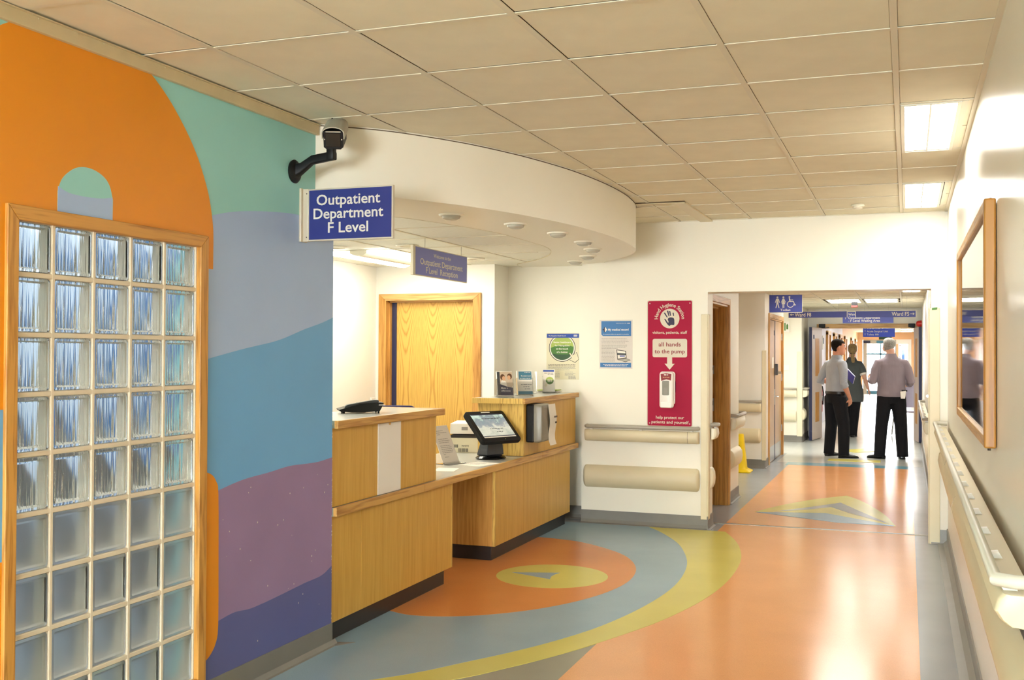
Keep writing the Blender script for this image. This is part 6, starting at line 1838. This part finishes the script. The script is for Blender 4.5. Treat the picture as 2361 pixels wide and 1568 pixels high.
    col.loft([[(hw * k * math.cos(2 * PI * i / 22), cyy(z) + hd * k * math.sin(2 * PI * i / 22), z * k) for i in range(22)] for z, hw, hd in ((1.460, .096, .082), (1.470, .087, .077), (1.498, .075, .070), (1.508, .071, .067), (1.498, .066, .062), (1.465, .065, .061))])
    part('collar', col, shirt, so, 60)
    # trousers
    tm = MB()
    torso(tm, [(.80 * k, .165 * k, .115 * k, 0, cyy(0)), (.88 * k, .180 * k, .126 * k, 0, cyy(0)), (.95 * k, .176 * k, .122 * k, 0, cyy(0)), (.985 * k, .170 * k, .118 * k, 0, cyy(0))])
    for s, S in ((-1, 'l'), (1, 'r')):
        hp_, kn, an = P[S + '_hip'], P[S + '_kn'], P[S + '_an']
        ft = an + (an - kn).normalized() * 0.055 * k
        ft.z = max(ft.z, 0.03 * k)
        tm.tube([hp_ + Vector((0, 0, .04 * k)), hp_, hp_.lerp(kn, 0.5), kn, kn.lerp(an, 0.45), an, ft], [.108 * k, .110 * k, .100 * k, .088 * k, .084 * k, .078 * k, .080 * k], 16)
    po = fuse('trousers', tm, pants, t, 0.010, 3)
    if hair_kind != 'pony':
        bl = MB(); bl.loft([[(hw * k * math.cos(2 * PI * i / 28), cyy(0) + hd * k * math.sin(2 * PI * i / 28), z * k) for i in range(28)] for z, hw, hd in ((.935, .184, .130), (.972, .181, .127))])
        part('belt', bl, 'belt', po, 60)
    shoe(t, P['l_foot'].x, P['l_foot'].y, J.get('l_fa', 0.1), 0.0, k)
    shoe(t, P['r_foot'].x, P['r_foot'].y, J.get('r_fa', -0.1), J.get('r_lift', 0.0), k)
    return t

MAN1 = dict(head=(0.015, 0.045, 1.625), head_rot=math.radians(-32), head_pitch=0.02, lean=0.02, hair_low=-0.085,
            l_sh=(-.185, 0, 1.375), l_el=(-.30, -.06, 1.12), l_wr=(-.16, .17, 1.11), l_hd=(-.09, .25, 1.12), l_pn=(0.6, -0.4, 0.2), l_curl=0.7,
            r_sh=(.185, 0, 1.375), r_el=(.285, -.07, 1.10), r_wr=(.225, .085, .875), r_hd=(.19, .12, .80), r_pn=(-1, 0, 0), r_curl=0.3, r_th=-1,
            l_hip=(-.088, 0, .86), l_kn=(-.125, .02, .47), l_an=(-.15, .0, .085), l_foot=(-.15, .02, 0), l_fa=math.radians(10),
            r_hip=(.088, 0, .86), r_kn=(.155, .03, .47), r_an=(.195, .0, .085), r_foot=(.20, .02, 0), r_fa=math.radians(-30), sleeve=0.18)
p1 = person('man in a pale grey shirt with rolled sleeves and black trousers, hand in his pocket', (-0.985, 16.22, 0), math.radians(-50), 0.985, 'shirt_grey', 'trousers', 'skin', 'hair_dark', MAN1, 'short')
MAN2 = dict(head=(-0.03, 0.085, 1.625), head_rot=math.radians(18), head_pitch=-math.radians(30), lean=0.035, hair_low=-0.06,
            l_sh=(-.200, 0.01, 1.375), l_el=(-.255, -.03, 1.11), l_wr=(-.265, .20, 1.13), l_hd=(-.262, .29, 1.16), l_pn=(0.7, 0, 0.7), l_curl=0.9,
            r_sh=(.200, 0.01, 1.375), r_el=(.262, -.05, 1.11), r_wr=(.245, .17, 1.05), r_hd=(.225, .25, 1.05), r_pn=(-0.7, 0, 0.7), r_curl=0.8,
            l_hip=(-.092, 0, .86), l_kn=(-.135, .01, .47), l_an=(-.165, -.02, .085), l_foot=(-.17, 0, 0), l_fa=math.radians(48),
            r_hip=(.092, 0, .86), r_kn=(.135, .02, .47), r_an=(.150, -.01, .085), r_foot=(.152, 0.01, 0), r_fa=math.radians(-6), sleeve=0.45,
            shirt_rows=[(.890, .200, .146), (.95, .202, .148), (1.06, .194, .138), (1.16, .198, .138), (1.27, .212, .136), (1.35, .214, .128), (1.395, .200, .110), (1.425, .162, .096), (1.448, .118, .084), (1.470, .086, .074), (1.482, .076, .069)])
p2 = person('grey haired man seen from behind in a mauve grey shirt and black trousers, looking down', (-0.215, 16.22, 0), math.radians(10), 1.0, 'shirt_mauve', 'trousers', 'skin_f', 'hair_grey', MAN2, 'short')
WOM = dict(head=(0.01, 0.04, 1.645), head_rot=math.radians(4), head_pitch=-0.10, lean=0.02, hair_low=-0.10,
           l_sh=(-.165, 0, 1.385), l_el=(-.225, .03, 1.14), l_wr=(-.19, .18, 1.0), l_hd=(-.17, .26, .96), l_pn=(0.8, 0, 0.2), l_curl=0.5,
           r_sh=(.165, 0, 1.385), r_el=(.235, -.05, 1.13), r_wr=(.300, .03, .905), r_hd=(.325, .05, .82), r_pn=(-1, 0, 0), r_curl=0.4, r_th=-1,
           l_hip=(-.085, 0, .88), l_kn=(-.08, .13, .48), l_an=(-.08, .16, .085), l_foot=(-.08, .20, 0), l_fa=0.05,
           r_hip=(.085, 0, .88), r_kn=(.055, -.01, .47), r_an=(.03, -.06, .085), r_foot=(.03, -.03, 0), r_fa=-0.12, sleeve=-1,
           shirt_rows=[(.665, .212, .150), (.76, .220, .164), (.90, .212, .158), (1.02, .174, .124), (1.10, .166, .116), (1.22, .176, .122), (1.33, .182, .116), (1.395, .172, .100), (1.425, .140, .088), (1.448, .104, .076), (1.468, .076, .066), (1.478, .068, .062)])
p3 = person('woman in a slate tunic with a blond ponytail walking away through the fire doors', (-0.945, 20.2, 0), math.radians(-4), 0.955, 'tunic', 'trousers', 'skin_f', 'hair_blond', WOM, 'pony')
t = thing('folder', 'blue folder held in front of the chest of the man in the pale grey shirt', 'folder', (-0.80, 16.40, 1.185), (0.35, math.radians(38), math.radians(-40)))
part('cover', MB().box(-0.11, 0.11, -0.006, 0.0, -0.075, 0.075, 0.001, 1), 'folder', t)
part('pages', MB().box(-0.108, 0.108, 0.0, 0.008, -0.073, 0.073), 'paper', t)
part('cover', MB().box(-0.11, 0.11, 0.008, 0.012, -0.075, 0.075, 0.001, 1), 'folder', t)
t = thing('pager', 'white pager clipped to the belt of the grey haired man', 'pager', (-0.055, 16.085, 0.925), (0, 0, math.radians(10)))
part('case', MB().hexa([(-0.032, -0.020, -0.055), (0.024, -0.020, -0.055), (0.024, 0.014, -0.055), (-0.032, 0.014, -0.055)], [(-0.042, -0.018, 0.045), (0.038, -0.018, 0.06), (0.038, 0.014, 0.06), (-0.042, 0.014, 0.045)], 0.006), 'white_pl', t)
part('clip', MB().box(-0.02, 0.055, -0.005, 0.018, 0.045, 0.07, 0.004), 'black', t)
